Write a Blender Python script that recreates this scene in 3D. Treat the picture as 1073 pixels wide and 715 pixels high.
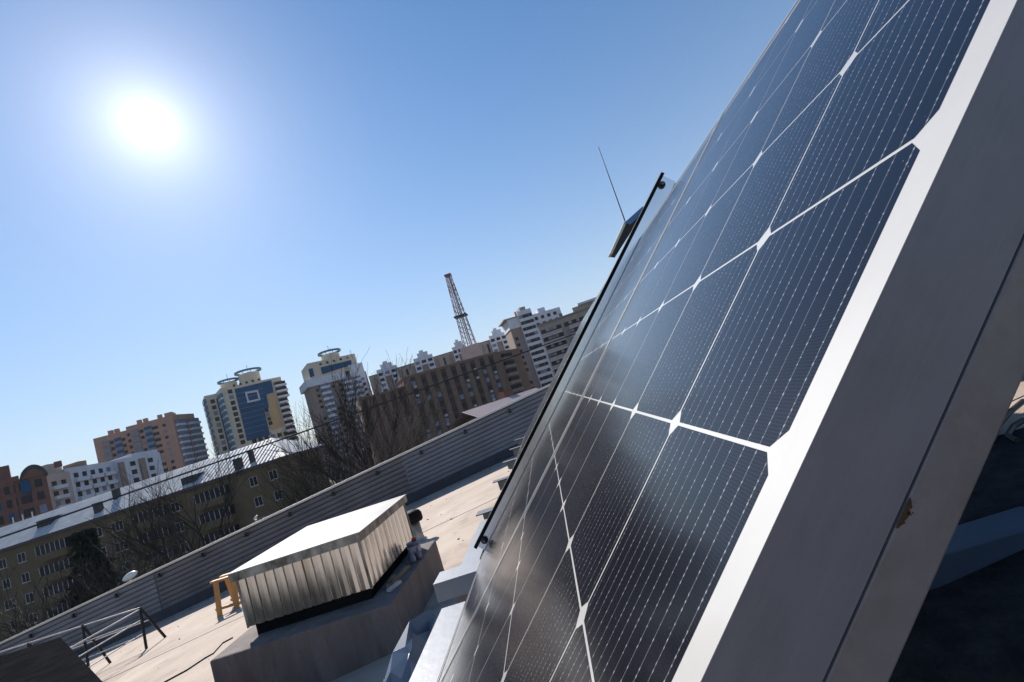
import bpy, math, random
from mathutils import Vector, Matrix
for o in list(bpy.data.objects): bpy.data.objects.remove(o)
random.seed(7)
S = bpy.context.scene
COL = S.collection
R = math.radians
# ------------------------------------------------------------------ camera
CZ = 13.0                                     # eye height above the street (standing on a roof)
CAM = Vector((0, 0, CZ))
W = Matrix(((0.94837674, -0.31550267, -0.03224307), (0.06457087, 0.09255201, 0.99361196), (-0.31050307, -0.94440044, 0.10814645)))
FPX = 491.8
cd = bpy.data.cameras.new('camera'); cam = bpy.data.objects.new('camera', cd); COL.objects.link(cam)
cd.sensor_width = 36; cd.lens = 36 * FPX / 1073; cd.clip_start = 0.01; cd.clip_end = 6000
m = Matrix.Identity(4)
for r in range(3):
    m[r][0] = W[r][0]; m[r][1] = -W[r][1]; m[r][2] = -W[r][2]; m[r][3] = CAM[r]
cam.matrix_world = m
S.camera = cam
# ------------------------------------------------------------------ sky and sun
SUN_EL, SUN_AZ = R(35.7), R(-34.6)            # azimuth from +Y towards +X
SUN = Vector((math.cos(SUN_EL) * math.sin(SUN_AZ), math.cos(SUN_EL) * math.cos(SUN_AZ), math.sin(SUN_EL)))
wd = bpy.data.worlds.new('World'); S.world = wd; wd.use_nodes = True
nt = wd.node_tree; N = nt.nodes; L = nt.links
for n in list(N): N.remove(n)
def wn(t, **k):
    n = N.new(t)
    for a, b in k.items(): setattr(n, a, b)
    return n
def wm(op, a, b=None):
    n = wn('ShaderNodeMath', operation=op)
    for i, v in enumerate((a, b)):
        if v is None: continue
        if isinstance(v, (int, float)): n.inputs[i].default_value = v
        else: L.new(v, n.inputs[i])
    return n.outputs[0]
sky = wn('ShaderNodeTexSky', sky_type='NISHITA', sun_disc=False, sun_elevation=SUN_EL, sun_rotation=SUN_AZ,
         altitude=0, air_density=.9, dust_density=0.12, ozone_density=3.0)
bg = wn('ShaderNodeBackground'); bg.inputs[1].default_value = 0.112
hs = wn('ShaderNodeHueSaturation'); hs.inputs['Saturation'].default_value = 1.25; L.new(sky.outputs[0], hs.inputs['Color']); wb = wn('ShaderNodeMix', data_type='RGBA', blend_type='MULTIPLY'); wb.inputs[0].default_value = 1; wb.inputs[7].default_value = (1, .97, .90, 1)
L.new(hs.outputs[0], wb.inputs[6]); L.new(wb.outputs[2], bg.inputs[0])
tc = wn('ShaderNodeTexCoord')
dt = wn('ShaderNodeVectorMath', operation='DOT_PRODUCT'); L.new(tc.outputs['Generated'], dt.inputs[0]); dt.inputs[1].default_value = SUN
ang = wm('MULTIPLY', wm('ARCCOSINE', wm('MINIMUM', dt.outputs['Value'], 0.9999999)), 180 / math.pi)
core = wm('MULTIPLY', wm('POWER', math.e, wm('MULTIPLY', wm('POWER', wm('DIVIDE', ang, .82), 2), -1)), 7)
halo = wm('ADD', wm('MULTIPLY', wm('POWER', math.e, wm('DIVIDE', ang, -2.6)), .7), wm('MULTIPLY', wm('POWER', math.e, wm('DIVIDE', ang, -8.0)), 0.06))
bg2 = wn('ShaderNodeBackground'); bg2.inputs[0].default_value = (1, .98, .95, 1)
L.new(wm('ADD', core, halo), bg2.inputs[1])
# pale city haze low in the sky, thinning with elevation
sp = wn('ShaderNodeSeparateXYZ'); L.new(tc.outputs['Generated'], sp.inputs[0])
el = wm('MULTIPLY', wm('ARCSINE', wm('MAXIMUM', sp.outputs[2], 0.0)), 180 / math.pi)
bg3 = wn('ShaderNodeBackground'); bg3.inputs[0].default_value = (.93, .95, .98, 1); bg3.inputs[1].default_value = .44
mx = wn('ShaderNodeMixShader'); L.new(wm('MULTIPLY', wm('POWER', math.e, wm('DIVIDE', el, -17.0)), .97), mx.inputs[0]); L.new(bg.outputs[0], mx.inputs[1]); L.new(bg3.outputs[0], mx.inputs[2])
ad = wn('ShaderNodeAddShader'); L.new(mx.outputs[0], ad.inputs[0]); L.new(bg2.outputs[0], ad.inputs[1])
ow = wn('ShaderNodeOutputWorld'); L.new(ad.outputs[0], ow.inputs[0])
sl = bpy.data.lights.new('sun', 'SUN'); sl.energy = 4.6; sl.angle = R(0.5); sl.color = (1, .94, .86)
so = bpy.data.objects.new('sun', sl); COL.objects.link(so); so.rotation_euler = SUN.to_track_quat('Z', 'Y').to_euler()
so.location = (-20, 20, 60)
S.view_settings.view_transform = 'Standard'; S.view_settings.look = 'None'
S.view_settings.exposure = 0.6; S.view_settings.gamma = 1; S.view_settings.use_curve_mapping = False
S.render.engine = 'CYCLES'; S.render.resolution_x = 1024; S.render.resolution_y = 682

# ------------------------------------------------------------------ rays through the measured photograph
def U(px, py):
    v = W @ Vector((px - 536.5, py - 357.5, FPX)); return v.normalized()
def onZ(px, py, z):            # z relative to the eye
    v = U(px, py); return CAM + v * (z / v.z)
def onY(px, py, y):
    v = U(px, py); return CAM + v * (y / v.y)
def onX(px, py, x):
    v = U(px, py); return CAM + v * (x / v.x)
def at(px, py, d):             # point at horizontal distance d
    v = U(px, py); return CAM + v * (d / math.hypot(v.x, v.y))

# ------------------------------------------------------------------ materials
def mat(name, col, rough=.7, metal=0, var=.12, scale=6, bump=0, bscale=None, spec=.5, col2=None, stretch=(1, 1, 1), detail=6, rvar=0):
    m = bpy.data.materials.new(name); m.use_nodes = True
    t = m.node_tree; n = t.nodes; l = t.links
    b = n['Principled BSDF']; b.inputs['Roughness'].default_value = rough; b.inputs['Metallic'].default_value = metal
    b.inputs['Specular IOR Level'].default_value = spec
    tcn = n.new('ShaderNodeTexCoord'); mp = n.new('ShaderNodeMapping'); mp.inputs['Scale'].default_value = stretch
    l.new(tcn.outputs['Object'], mp.inputs[0])
    nz = n.new('ShaderNodeTexNoise'); nz.inputs['Scale'].default_value = scale; nz.inputs['Detail'].default_value = detail; nz.inputs['Roughness'].default_value = .62
    l.new(mp.outputs[0], nz.inputs['Vector'])
    cr = n.new('ShaderNodeValToRGB'); cr.color_ramp.elements[0].position = .3; cr.color_ramp.elements[1].position = .72
    c2 = col2 or tuple(min(1, c * (1 + var)) for c in col)
    c1 = tuple(c * (1 - var) for c in col) if not col2 else col
    cr.color_ramp.elements[0].color = (*c1, 1); cr.color_ramp.elements[1].color = (*c2, 1)
    l.new(nz.outputs[0], cr.inputs[0]); l.new(cr.outputs[0], b.inputs['Base Color'])
    if rvar:
        mr = n.new('ShaderNodeMapRange'); mr.inputs['To Min'].default_value = max(0, rough - rvar); mr.inputs['To Max'].default_value = rough + rvar
        l.new(nz.outputs[0], mr.inputs[0]); l.new(mr.outputs[0], b.inputs['Roughness'])
    if bump:
        n2 = n.new('ShaderNodeTexNoise'); n2.inputs['Scale'].default_value = bscale or scale * 4; n2.inputs['Detail'].default_value = 5
        l.new(mp.outputs[0], n2.inputs['Vector'])
        bp = n.new('ShaderNodeBump'); bp.inputs['Strength'].default_value = bump; bp.inputs['Distance'].default_value = .02
        l.new(n2.outputs[0], bp.inputs['Height']); l.new(bp.outputs[0], b.inputs['Normal'])
    return m
def nod(m): return m.node_tree.nodes, m.node_tree.links, m.node_tree.nodes['Principled BSDF']
def mth(n, l, op, a, b=None, c=None):
    k = n.new('ShaderNodeMath'); k.operation = op
    for i, v in enumerate((a, b, c)):
        if v is None: continue
        if isinstance(v, (int, float)): k.inputs[i].default_value = v
        else: l.new(v, k.inputs[i])
    return k.outputs[0]
def mixc(n, l, fac, a, b):
    k = n.new('ShaderNodeMix'); k.data_type = 'RGBA'
    if isinstance(fac, (int, float)): k.inputs[0].default_value = fac
    else: l.new(fac, k.inputs[0])
    for i, v in ((6, a), (7, b)):
        if isinstance(v, tuple): k.inputs[i].default_value = (*v, 1)
        else: l.new(v, k.inputs[i])
    return k.outputs[2]

CELL = .158
def cell_material():
    m = bpy.data.materials.new('silicon_cells_under_glass'); m.use_nodes = True
    n, l, b = nod(m)
    tcn = n.new('ShaderNodeTexCoord'); sp = n.new('ShaderNodeSeparateXYZ'); l.new(tcn.outputs['Object'], sp.inputs[0])
    X, Y = sp.outputs[0], sp.outputs[1]
    cx = mth(n, l, 'FRACT', mth(n, l, 'DIVIDE', X, CELL)); cy = mth(n, l, 'FRACT', mth(n, l, 'DIVIDE', Y, CELL))
    ix = mth(n, l, 'FLOOR', mth(n, l, 'DIVIDE', X, CELL)); iy = mth(n, l, 'FLOOR', mth(n, l, 'DIVIDE', Y, CELL))
    # fingers: lines along Y, many across X ; busbars: lines along X
    fx = mth(n, l, 'ABSOLUTE', mth(n, l, 'SUBTRACT', mth(n, l, 'FRACT', mth(n, l, 'MULTIPLY', cx, 84)), .5))
    fing = mth(n, l, 'LESS_THAN', fx, .085)
    by = mth(n, l, 'ABSOLUTE', mth(n, l, 'SUBTRACT', mth(n, l, 'FRACT', mth(n, l, 'MULTIPLY', cy, 12)), .5))
    bus = mth(n, l, 'LESS_THAN', by, .03)
    dash = mth(n, l, 'LESS_THAN', mth(n, l, 'FRACT', mth(n, l, 'MULTIPLY', cx, 42)), .42)
    pad_glint = mth(n, l, 'MULTIPLY', mth(n, l, 'LESS_THAN', by, .040), dash)
    wno = n.new('ShaderNodeTexWhiteNoise'); wno.noise_dimensions = '2D'
    cb = n.new('ShaderNodeCombineXYZ'); l.new(ix, cb.inputs[0]); l.new(iy, cb.inputs[1]); l.new(cb.outputs[0], wno.inputs['Vector'])
    base = mixc(n, l, wno.outputs['Value'], (.0016, .0020, .0045), (.0028, .0035, .0085))
    nz = n.new('ShaderNodeTexNoise'); nz.inputs['Scale'].default_value = 22; nz.inputs['Detail'].default_value = 5; l.new(tcn.outputs['Object'], nz.inputs['Vector'])
    base = mixc(n, l, mth(n, l, 'MULTIPLY', nz.outputs[0], .15), base, (.005, .006, .014))
    base = mixc(n, l, mth(n, l, 'MULTIPLY', fing, .05), base, (.30, .32, .38))
    base = mixc(n, l, mth(n, l, 'MULTIPLY', bus, .15), base, (.5, .5, .54))
    # glints on the solder pads painted into the colour, broken up by noise
    n3 = n.new('ShaderNodeTexNoise'); n3.inputs['Scale'].default_value = 260; n3.inputs['Detail'].default_value = 1; l.new(tcn.outputs['Object'], n3.inputs['Vector'])
    pv = mth(n, l, 'MULTIPLY', pad_glint, mth(n, l, 'MULTIPLY', mth(n, l, 'GREATER_THAN', n3.outputs[0], .50), .26))
    base = mixc(n, l, pv, base, (.7, .7, .72))
    # dust specks on the glass
    vo = n.new('ShaderNodeTexVoronoi'); vo.inputs['Scale'].default_value = 95; l.new(tcn.outputs['Object'], vo.inputs['Vector'])
    spk = mth(n, l, 'LESS_THAN', vo.outputs['Distance'], .035)
    base = mixc(n, l, mth(n, l, 'MULTIPLY', spk, .3), base, (.5, .48, .45))
    n4 = n.new('ShaderNodeTexNoise'); n4.inputs['Scale'].default_value = 3.5; n4.inputs['Detail'].default_value = 7; l.new(tcn.outputs['Object'], n4.inputs['Vector'])
    base = mixc(n, l, mth(n, l, 'MULTIPLY', n4.outputs[0], .003), base, (.5, .46, .4))
    l.new(base, b.inputs['Base Color'])
    b.inputs['Roughness'].default_value = .9; b.inputs['Specular IOR Level'].default_value = 0
    b.inputs['Coat Weight'].default_value = 1; b.inputs['Coat IOR'].default_value = 1.29
    mr = n.new('ShaderNodeMapRange'); mr.inputs['To Min'].default_value = .12; mr.inputs['To Max'].default_value = .21; l.new(n4.outputs[0], mr.inputs[0]); l.new(mr.outputs[0], b.inputs['Coat Roughness'])
    return m
def smudge(m, sc, stretch, am, col):
    n, l, b = nod(m); src = b.inputs['Base Color'].links[0].from_socket
    tcn = n.new('ShaderNodeTexCoord'); mp = n.new('ShaderNodeMapping'); mp.inputs['Scale'].default_value = stretch; l.new(tcn.outputs['Object'], mp.inputs[0])
    q = n.new('ShaderNodeTexNoise'); q.inputs['Scale'].default_value = sc; q.inputs['Detail'].default_value = 8; q.inputs['Roughness'].default_value = .7; l.new(mp.outputs[0], q.inputs['Vector'])
    mr = n.new('ShaderNodeMapRange'); mr.inputs['From Min'].default_value = .48; mr.inputs['From Max'].default_value = .75; l.new(q.outputs[0], mr.inputs[0])
    l.new(mixc(n, l, mth(n, l, 'MULTIPLY', mr.outputs[0], am), src, col), b.inputs['Base Color']); return m
def coat(m, r=.1, w=1, ior=1.33):
    b = m.node_tree.nodes['Principled BSDF']; b.inputs['Coat Weight'].default_value = w; b.inputs['Coat Roughness'].default_value = r; b.inputs['Coat IOR'].default_value = ior; return m
M = {}
M['cells'] = cell_material()
M['backsheet'] = coat(mat('white_backsheet', (.39, .38, .365), .6, var=.05, scale=12), .1)
M['alu'] = mat('grey_anodised_aluminium', (.145, .155, .185), .5, .3, var=.08, scale=20, stretch=(1, 1, 1))
smudge(M['alu'], 26, (1, 3, 3), .4, (.10, .105, .115)); smudge(M['alu'], 5, (3, 60, 90), .25, (.20, .21, .235))
M['alu_bright'] = mat('smooth_aluminium_rail', (.74, .75, .77), .17, .95, var=.05, scale=9, rvar=.05)
M['black'] = mat('black_rubber', (.008, .008, .009), .7, var=.3, spec=.15)
M['black_metal'] = mat('black_painted_steel', (.02, .019, .018), .45, .3, var=.4, scale=14)
M['galv'] = mat('galvanised_steel', (.42, .41, .40), .42, .75, var=.14, scale=7, rvar=.1)
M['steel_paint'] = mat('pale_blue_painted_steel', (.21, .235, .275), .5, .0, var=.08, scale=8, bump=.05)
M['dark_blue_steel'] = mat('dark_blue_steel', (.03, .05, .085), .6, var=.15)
M['steel_grey'] = mat('grey_rack_steel', (.16, .16, .17), .55, .4, var=.12, scale=11)
M['roof_felt'] = mat('beige_roof_membrane', (.335, .26, .205), .85, var=.1, scale=1.6, bump=.25, bscale=40, col2=(.46, .37, .30), detail=10)
def stain_roof():
    m = M['roof_felt']; n, l, b = nod(m); src = b.inputs['Base Color'].links[0].from_socket
    tcn = n.new('ShaderNodeTexCoord'); c = src
    for sc, lo, hi, am, col in ((.55, .55, .70, .5, (.20, .15, .115)), (2.6, .60, .66, .4, (.19, .15, .12)), (34, .66, .72, .35, (.12, .10, .085)), (.9, .60, .64, .28, (.50, .42, .35))):
        q = n.new('ShaderNodeTexNoise'); q.inputs['Scale'].default_value = sc; q.inputs['Detail'].default_value = 7; q.inputs['Distortion'].default_value = .6; l.new(tcn.outputs['Object'], q.inputs['Vector'])
        mr = n.new('ShaderNodeMapRange'); mr.inputs['From Min'].default_value = lo; mr.inputs['From Max'].default_value = hi; l.new(q.outputs[0], mr.inputs[0])
        c = mixc(n, l, mth(n, l, 'MULTIPLY', mr.outputs[0], am), c, col)
    l.new(c, b.inputs['Base Color'])
stain_roof()
M['concrete'] = mat('rendered_concrete', (.11, .09, .085), .9, var=.15, scale=3.5, bump=.3, bscale=25, col2=(.20, .165, .15), stretch=(2.2, 2.2, .5))
M['black_felt'] = mat('black_bitumen', (.014, .014, .015), .95, var=.3, scale=5, bump=.1, spec=0)
def zinc(name, c1, c2, rough, scale=4, stretch=(1, 1, 1), metal=.85):
    return mat(name, c1, rough, metal, scale=scale, col2=c2, rvar=.12, stretch=stretch, bump=.03, bscale=6)
def zinc_panels():
    m = bpy.data.materials.new('zinc_ribbed_cladding'); m.use_nodes = True; n, l, b = nod(m)
    tcn = n.new('ShaderNodeTexCoord'); mp = n.new('ShaderNodeMapping'); mp.inputs['Scale'].default_value = (5, 5, .55); l.new(tcn.outputs['Object'], mp.inputs[0])
    a = n.new('ShaderNodeTexNoise'); a.inputs['Scale'].default_value = 1.6; a.inputs['Detail'].default_value = 0; l.new(mp.outputs[0], a.inputs['Vector'])
    a2 = n.new('ShaderNodeTexNoise'); a2.inputs['Scale'].default_value = 9; a2.inputs['Detail'].default_value = 2; l.new(tcn.outputs['Object'], a2.inputs['Vector'])
    c = mixc(n, l, a2.outputs[0], (.72, .72, .70), (.88, .88, .86)); dk = n.new('ShaderNodeMapRange'); dk.inputs['From Min'].default_value = .58; dk.inputs['From Max'].default_value = .72; l.new(a.outputs[0], dk.inputs[0])
    l.new(mixc(n, l, mth(n, l, 'MULTIPLY', dk.outputs[0], .3), c, (.26, .21, .13)), b.inputs['Base Color'])
    b.inputs['Metallic'].default_value = 1; mr = n.new('ShaderNodeMapRange'); mr.inputs['To Min'].default_value = .2; mr.inputs['To Max'].default_value = .27; l.new(a2.outputs[0], mr.inputs[0]); l.new(mr.outputs[0], b.inputs['Roughness'])
    bp = n.new('ShaderNodeBump'); bp.inputs['Strength'].default_value = .35; bp.inputs['Distance'].default_value = .012; l.new(a.outputs[0], bp.inputs['Height']); l.new(bp.outputs[0], b.inputs['Normal'])
    return m
M['zinc_wall'] = zinc_panels()
M['zinc_cap'] = zinc('stained_zinc_flashing', (.07, .06, .05), (.56, .53, .47), .5, 11, (1, 1, .5), metal=.5)
M['zinc_lid'] = mat('pale_zinc_lid', (.36, .35, .335), .6, 0, scale=3.5, bump=.05, spec=.15, col2=(.49, .475, .455))
M['parapet_sheet'] = zinc('parapet_ribbed_sheet', (.11, .13, .17), (.21, .24, .29), .45, 1.2, metal=.4)
M['parapet_sheet_old'] = zinc('weathered_parapet_sheet', (.09, .10, .125), (.17, .175, .195), .5, 1.5, metal=.4)
M['parapet_cap'] = mat('parapet_cap_zinc', (.6, .58, .55), .4, .5, var=.1)
M['upstand'] = mat('painted_upstand', (.05, .052, .065), .8, var=.2, scale=3)
smudge(M['concrete'], 4, (3, 3, .45), .5, (.26, .24, .235)); smudge(M['concrete'], 40, (1, 1, 1), .3, (.07, .06, .055))
M['wood'] = mat('yellow_timber', (.42, .20, .055), .65, scale=9, col2=(.56, .30, .09), stretch=(1, 1, .15))
M['wood_old'] = mat('grey_brown_scrap_timber', (.22, .14, .07), .8, scale=9, col2=(.33, .24, .14))
M['plastic_bag'] = mat('bluish_plastic_film', (.13, .165, .225), .3, var=.15, scale=5)
M['pail'] = mat('grey_blue_pail_plastic', (.16, .17, .24), .4, var=.2, scale=6)
M['pail_label'] = mat('pail_label_paper', (.5, .42, .42), .6, var=.25, scale=30)
M['red'] = mat('red_plastic', (.45, .03, .02), .4)
M['blue_plastic'] = mat('blue_painted_metal', (.05, .16, .34), .35, var=.15)
M['cream'] = mat('cream_painted_edge', (.6, .54, .42), .5)
M['glass_dark'] = mat('dark_window_glass', (.012, .014, .02), .3, var=.4, scale=.5, spec=.16)
M['glass_blue'] = mat('deep_blue_curtain_glass', (.002, .055, .14), .3, var=.35, scale=.25, spec=.08, col2=(.004, .085, .19))
M['glass_pale'] = mat('pale_balcony_glazing', (.15, .18, .25), .3, spec=.2, var=.3, scale=.4)
M['white_frame'] = mat('white_window_frame', (.42, .42, .44), .5)
M['brick_red'] = mat('dark_red_brick', (.17, .08, .06), .9, var=.2, scale=.6)
M['pink_plaster'] = mat('pinkish_plaster', (.50, .37, .32), .9, var=.1, scale=.3)
M['white_panel'] = mat('white_grey_panel', (.60, .61, .66), .85, var=.1, scale=.3)
M['brick_orange'] = mat('orange_brick', (.42, .235, .17), .9, var=.12, scale=.3)
M['cream_stone'] = mat('cream_facade', (.62, .52, .385), .85, var=.08, scale=.3)
M['ochre'] = mat('ochre_facade', (.52, .36, .18), .85, var=.08, scale=.3)
M['brown_panel'] = mat('brown_grey_panel', (.27, .205, .17), .9, var=.12, scale=.4)
M['brown_dark'] = mat('dark_brown_brick', (.19, .12, .083), .9, var=.15, scale=.4)
M['rust_strip'] = mat('rust_brown_window_strip', (.05, .018, .012), .6, var=.3, scale=.5)
M['beige_panel'] = mat('beige_panel', (.36, .30, .25), .9, var=.12, scale=.4)
M['roof_dark'] = mat('dark_flat_roof', (.08, .075, .07), .9)
M['teal_steel'] = mat('teal_painted_steel', (.03, .14, .22), .4, var=.15)
M['mast_red'] = mat('mast_red_paint', (.22, .05, .04), .5, var=.2)
M['mast_white'] = mat('mast_white_paint', (.45, .42, .42), .5, var=.1)
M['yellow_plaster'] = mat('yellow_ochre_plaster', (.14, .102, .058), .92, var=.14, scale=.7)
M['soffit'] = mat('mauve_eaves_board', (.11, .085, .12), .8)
M['roof_metal'] = mat('weathered_sheet_roof', (.40, .405, .42), .6, .0, scale=.8, col2=(.60, .59, .57), bump=.1, bscale=8, spec=.3)
M['pink_roof'] = mat('pinkish_ribbed_roof', (.46, .37, .37), .6, .1, var=.06, scale=1)
M['chimney'] = mat('sooty_chimney_brick', (.05, .045, .05), .9, var=.25, scale=4)
M['bark'] = mat('grey_brown_bark', (.055, .042, .032), .95, var=.3, scale=6)
M['bark_dark'] = mat('dark_bark', (.035, .027, .021), .95, var=.3, scale=6)
M['bark_pale'] = mat('pinkish_twigs', (.20, .14, .11), .9, var=.2, scale=6)
M['needles'] = mat('dark_spruce_needles', (.010, .018, .009), .9, var=.4, scale=3)
M['grass'] = mat('dry_winter_ground', (.05, .045, .03), .95, var=.3, scale=.2, col2=(.085, .07, .045))
M['asphalt'] = mat('asphalt', (.05, .05, .052), .9, var=.2, scale=2)
M['lamp'] = mat('white_lamp_cover', (.7, .7, .68), .3)
smudge(M['steel_grey'], 18, (1, 2, 2), .5, (.10, .085, .08)); smudge(M['steel_grey'], 60, (1, 1, 1), .35, (.25, .24, .24))
M['cable'] = mat('cable_sheath', (.03, .028, .026), .5)
M['wall_own'] = mat('grey_render', (.25, .24, .22), .9, var=.15, scale=1)

# ------------------------------------------------------------------ mesh builder
class MB:
    def __init__(s): s.v = []; s.f = []; s.mi = []
    def quad(s, a, b, c, d, mi=0):
        i = len(s.v); s.v += [tuple(a), tuple(b), tuple(c), tuple(d)]; s.f.append((i, i + 1, i + 2, i + 3)); s.mi.append(mi)
    def poly(s, pts, mi=0):
        i = len(s.v); s.v += [tuple(p) for p in pts]; s.f.append(tuple(range(i, i + len(pts)))); s.mi.append(mi)
    def box(s, x0, x1, y0, y1, z0, z1, mi=0, T=None):
        p = [Vector((x, y, z)) for z in (z0, z1) for y in (y0, y1) for x in (x0, x1)]
        if T: p = [T(q) for q in p]
        i = len(s.v); s.v += [tuple(q) for q in p]
        for f in ((0, 2, 3, 1), (4, 5, 7, 6), (0, 1, 5, 4), (2, 6, 7, 3), (0, 4, 6, 2), (1, 3, 7, 5)):
            s.f.append(tuple(i + k for k in f)); s.mi.append(mi)
        return s
    def prism(s, base, off, mi=0):
        n = len(base); i = len(s.v); off = Vector(off)
        s.v += [tuple(p) for p in base] + [tuple(Vector(p) + off) for p in base]
        s.f.append(tuple(i + k for k in range(n))[::-1]); s.mi.append(mi)
        s.f.append(tuple(i + n + k for k in range(n))); s.mi.append(mi)
        for k in range(n):
            k2 = (k + 1) % n; s.f.append((i + k, i + k2, i + n + k2, i + n + k)); s.mi.append(mi)
        return s
    def tube(s, pts, rad, seg=8, cap=True, mi=0):
        pts = [Vector(p) for p in pts]
        if isinstance(rad, (int, float)): rad = [rad] * len(pts)
        base = len(s.v); up = None
        for k, p in enumerate(pts):
            d = (pts[min(k + 1, len(pts) - 1)] - pts[max(k - 1, 0)]).normalized()
            if up is None:
                up = Vector((0, 0, 1)) if abs(d.z) < .9 else Vector((1, 0, 0))
            a = d.cross(up)
            if a.length < 1e-4: a = d.cross(Vector((0, 1, 0)))
            a.normalize(); b = a.cross(d).normalized(); up = b
            for q in range(seg):
                t = 2 * math.pi * q / seg
                s.v.append(tuple(p + (a * math.cos(t) + b * math.sin(t)) * rad[k]))
        for k in range(len(pts) - 1):
            for q in range(seg):
                q2 = (q + 1) % seg
                s.f.append((base + k * seg + q, base + k * seg + q2, base + (k + 1) * seg + q2, base + (k + 1) * seg + q)); s.mi.append(mi)
        if cap and seg > 2:
            s.f.append(tuple(base + q for q in range(seg))[::-1]); s.mi.append(mi)
            e = base + (len(pts) - 1) * seg; s.f.append(tuple(e + q for q in range(seg))); s.mi.append(mi)
        return s
    def lathe(s, prof, c=(0, 0, 0), seg=24, mi=0):
        c = Vector(c); return s.tube_prof([(c + Vector((0, 0, z)), r) for r, z in prof], seg, mi)
    def tube_prof(s, pr, seg, mi):
        base = len(s.v)
        for p, r in pr:
            for q in range(seg):
                t = 2 * math.pi * q / seg; s.v.append((p.x + r * math.cos(t), p.y + r * math.sin(t), p.z))
        for k in range(len(pr) - 1):
            for q in range(seg):
                q2 = (q + 1) % seg
                s.f.append((base + k * seg + q, base + k * seg + q2, base + (k + 1) * seg + q2, base + (k + 1) * seg + q)); s.mi.append(mi)
        s.f.append(tuple(base + q for q in range(seg))[::-1]); s.mi.append(mi)
        e = base + (len(pr) - 1) * seg; s.f.append(tuple(e + q for q in range(seg))); s.mi.append(mi)
        return s
    def mesh(s, name, mats):
        me = bpy.data.meshes.new(name); me.from_pydata(s.v, [], s.f)
        for m_ in (mats if isinstance(mats, (list, tuple)) else [mats]): me.materials.append(m_)
        if any(s.mi): me.polygons.foreach_set('material_index', s.mi)
        me.update(); return me
    def build(s, name, mats, parent=None, smooth=False, bevel=0):
        me = s.mesh(name, mats)
        if smooth: me.polygons.foreach_set('use_smooth', [True] * len(me.polygons))
        o = bpy.data.objects.new(name, me); COL.objects.link(o)
        if parent: o.parent = parent
        if bevel:
            md = o.modifiers.new('bevel', 'BEVEL'); md.width = bevel; md.segments = 2; md.limit_method = 'ANGLE'
        return o
def tag(o, label=None, cat=None, group=None, kind=None):
    for k, v in (('label', label), ('category', cat), ('group', group), ('kind', kind)):
        if v: o[k] = v
    return o
def empty(name, loc, label, cat, group=None, rot=None):
    o = bpy.data.objects.new(name, None); COL.objects.link(o); o.location = loc; o.empty_display_size = .2
    if rot is not None: o.rotation_euler = rot
    return tag(o, label, cat, group)
def mesh_obj(name, me, parent, loc=(0, 0, 0), rz=0, sc=(1, 1, 1)):
    o = bpy.data.objects.new(name, me); COL.objects.link(o); o.parent = parent
    o.location = loc; o.rotation_euler = (0, 0, rz); o.scale = sc; return o
def copy_tree(o, parent=None):
    c = o.copy(); COL.objects.link(c)
    if parent: c.parent = parent
    for ch in [q for q in bpy.data.objects if q.parent == o]: copy_tree(ch, c)
    return c
UNIT = {}
def unit(key):
    if key not in UNIT:
        UNIT[key] = MB().box(-.5, .5, -.5, .5, -.5, .5).mesh('unit_' + key, M[key])
    return UNIT[key]

# ================================================================== SETTING
g = MB(); g.quad((-4000, -4000, 0), (4000, -4000, 0), (4000, 4000, 0), (-4000, 4000, 0))
tag(g.build('ground', M['grass']), kind='structure')
g = MB(); g.quad((-70, 20, .03), (60, 14, .03), (60, 21, .03), (-70, 27, .03))
tag(g.build('road', M['asphalt']), kind='structure')

# our own roof: a gently pitched sheet rising towards +X
def roofz(x): return CZ - 1.11 + .122 * min(x, 3.2) - .122 * max(0, x - 3.2)
YW = 10.2
g = MB()
xs = [-16, 3.2, 14]
for a, b in zip(xs, xs[1:]):
    g.quad((a, -7, roofz(a)), (b, -7, roofz(b)), (b, YW + .2, roofz(b)), (a, YW + .2, roofz(a)))
tag(g.build('roof', M['roof_felt']), kind='structure')
g = MB(); g.prism([(-16, -7, 0), (14, -7, 0), (14, -7, roofz(14) - .01), (3.2, -7, roofz(3.2) - .01), (-16, -7, roofz(-16) - .01)], (0, 7 + YW + .2, 0))
ob = g.build('building', M['wall_own']); tag(ob, 'grey rendered building under the sunlit beige roof', 'building')
# membrane lap seams, thin strips
for k, sx in enumerate((-10.6, -8.7, -6.9, -5.1, -3.3)):
    pass
g = MB()
for yy in (2.6, 6.4):
    for a, b in zip(xs, xs[1:]):
        g.prism([(a, yy, roofz(a) + .002), (a, yy + .11, roofz(a) + .002), (a, yy + .11, roofz(a) + .0045), (a, yy, roofz(a) + .0045)], (b - a, 0, roofz(b) - roofz(a)))
tag(g.build('roof_seams', M['roof_felt']), kind='structure')

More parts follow.
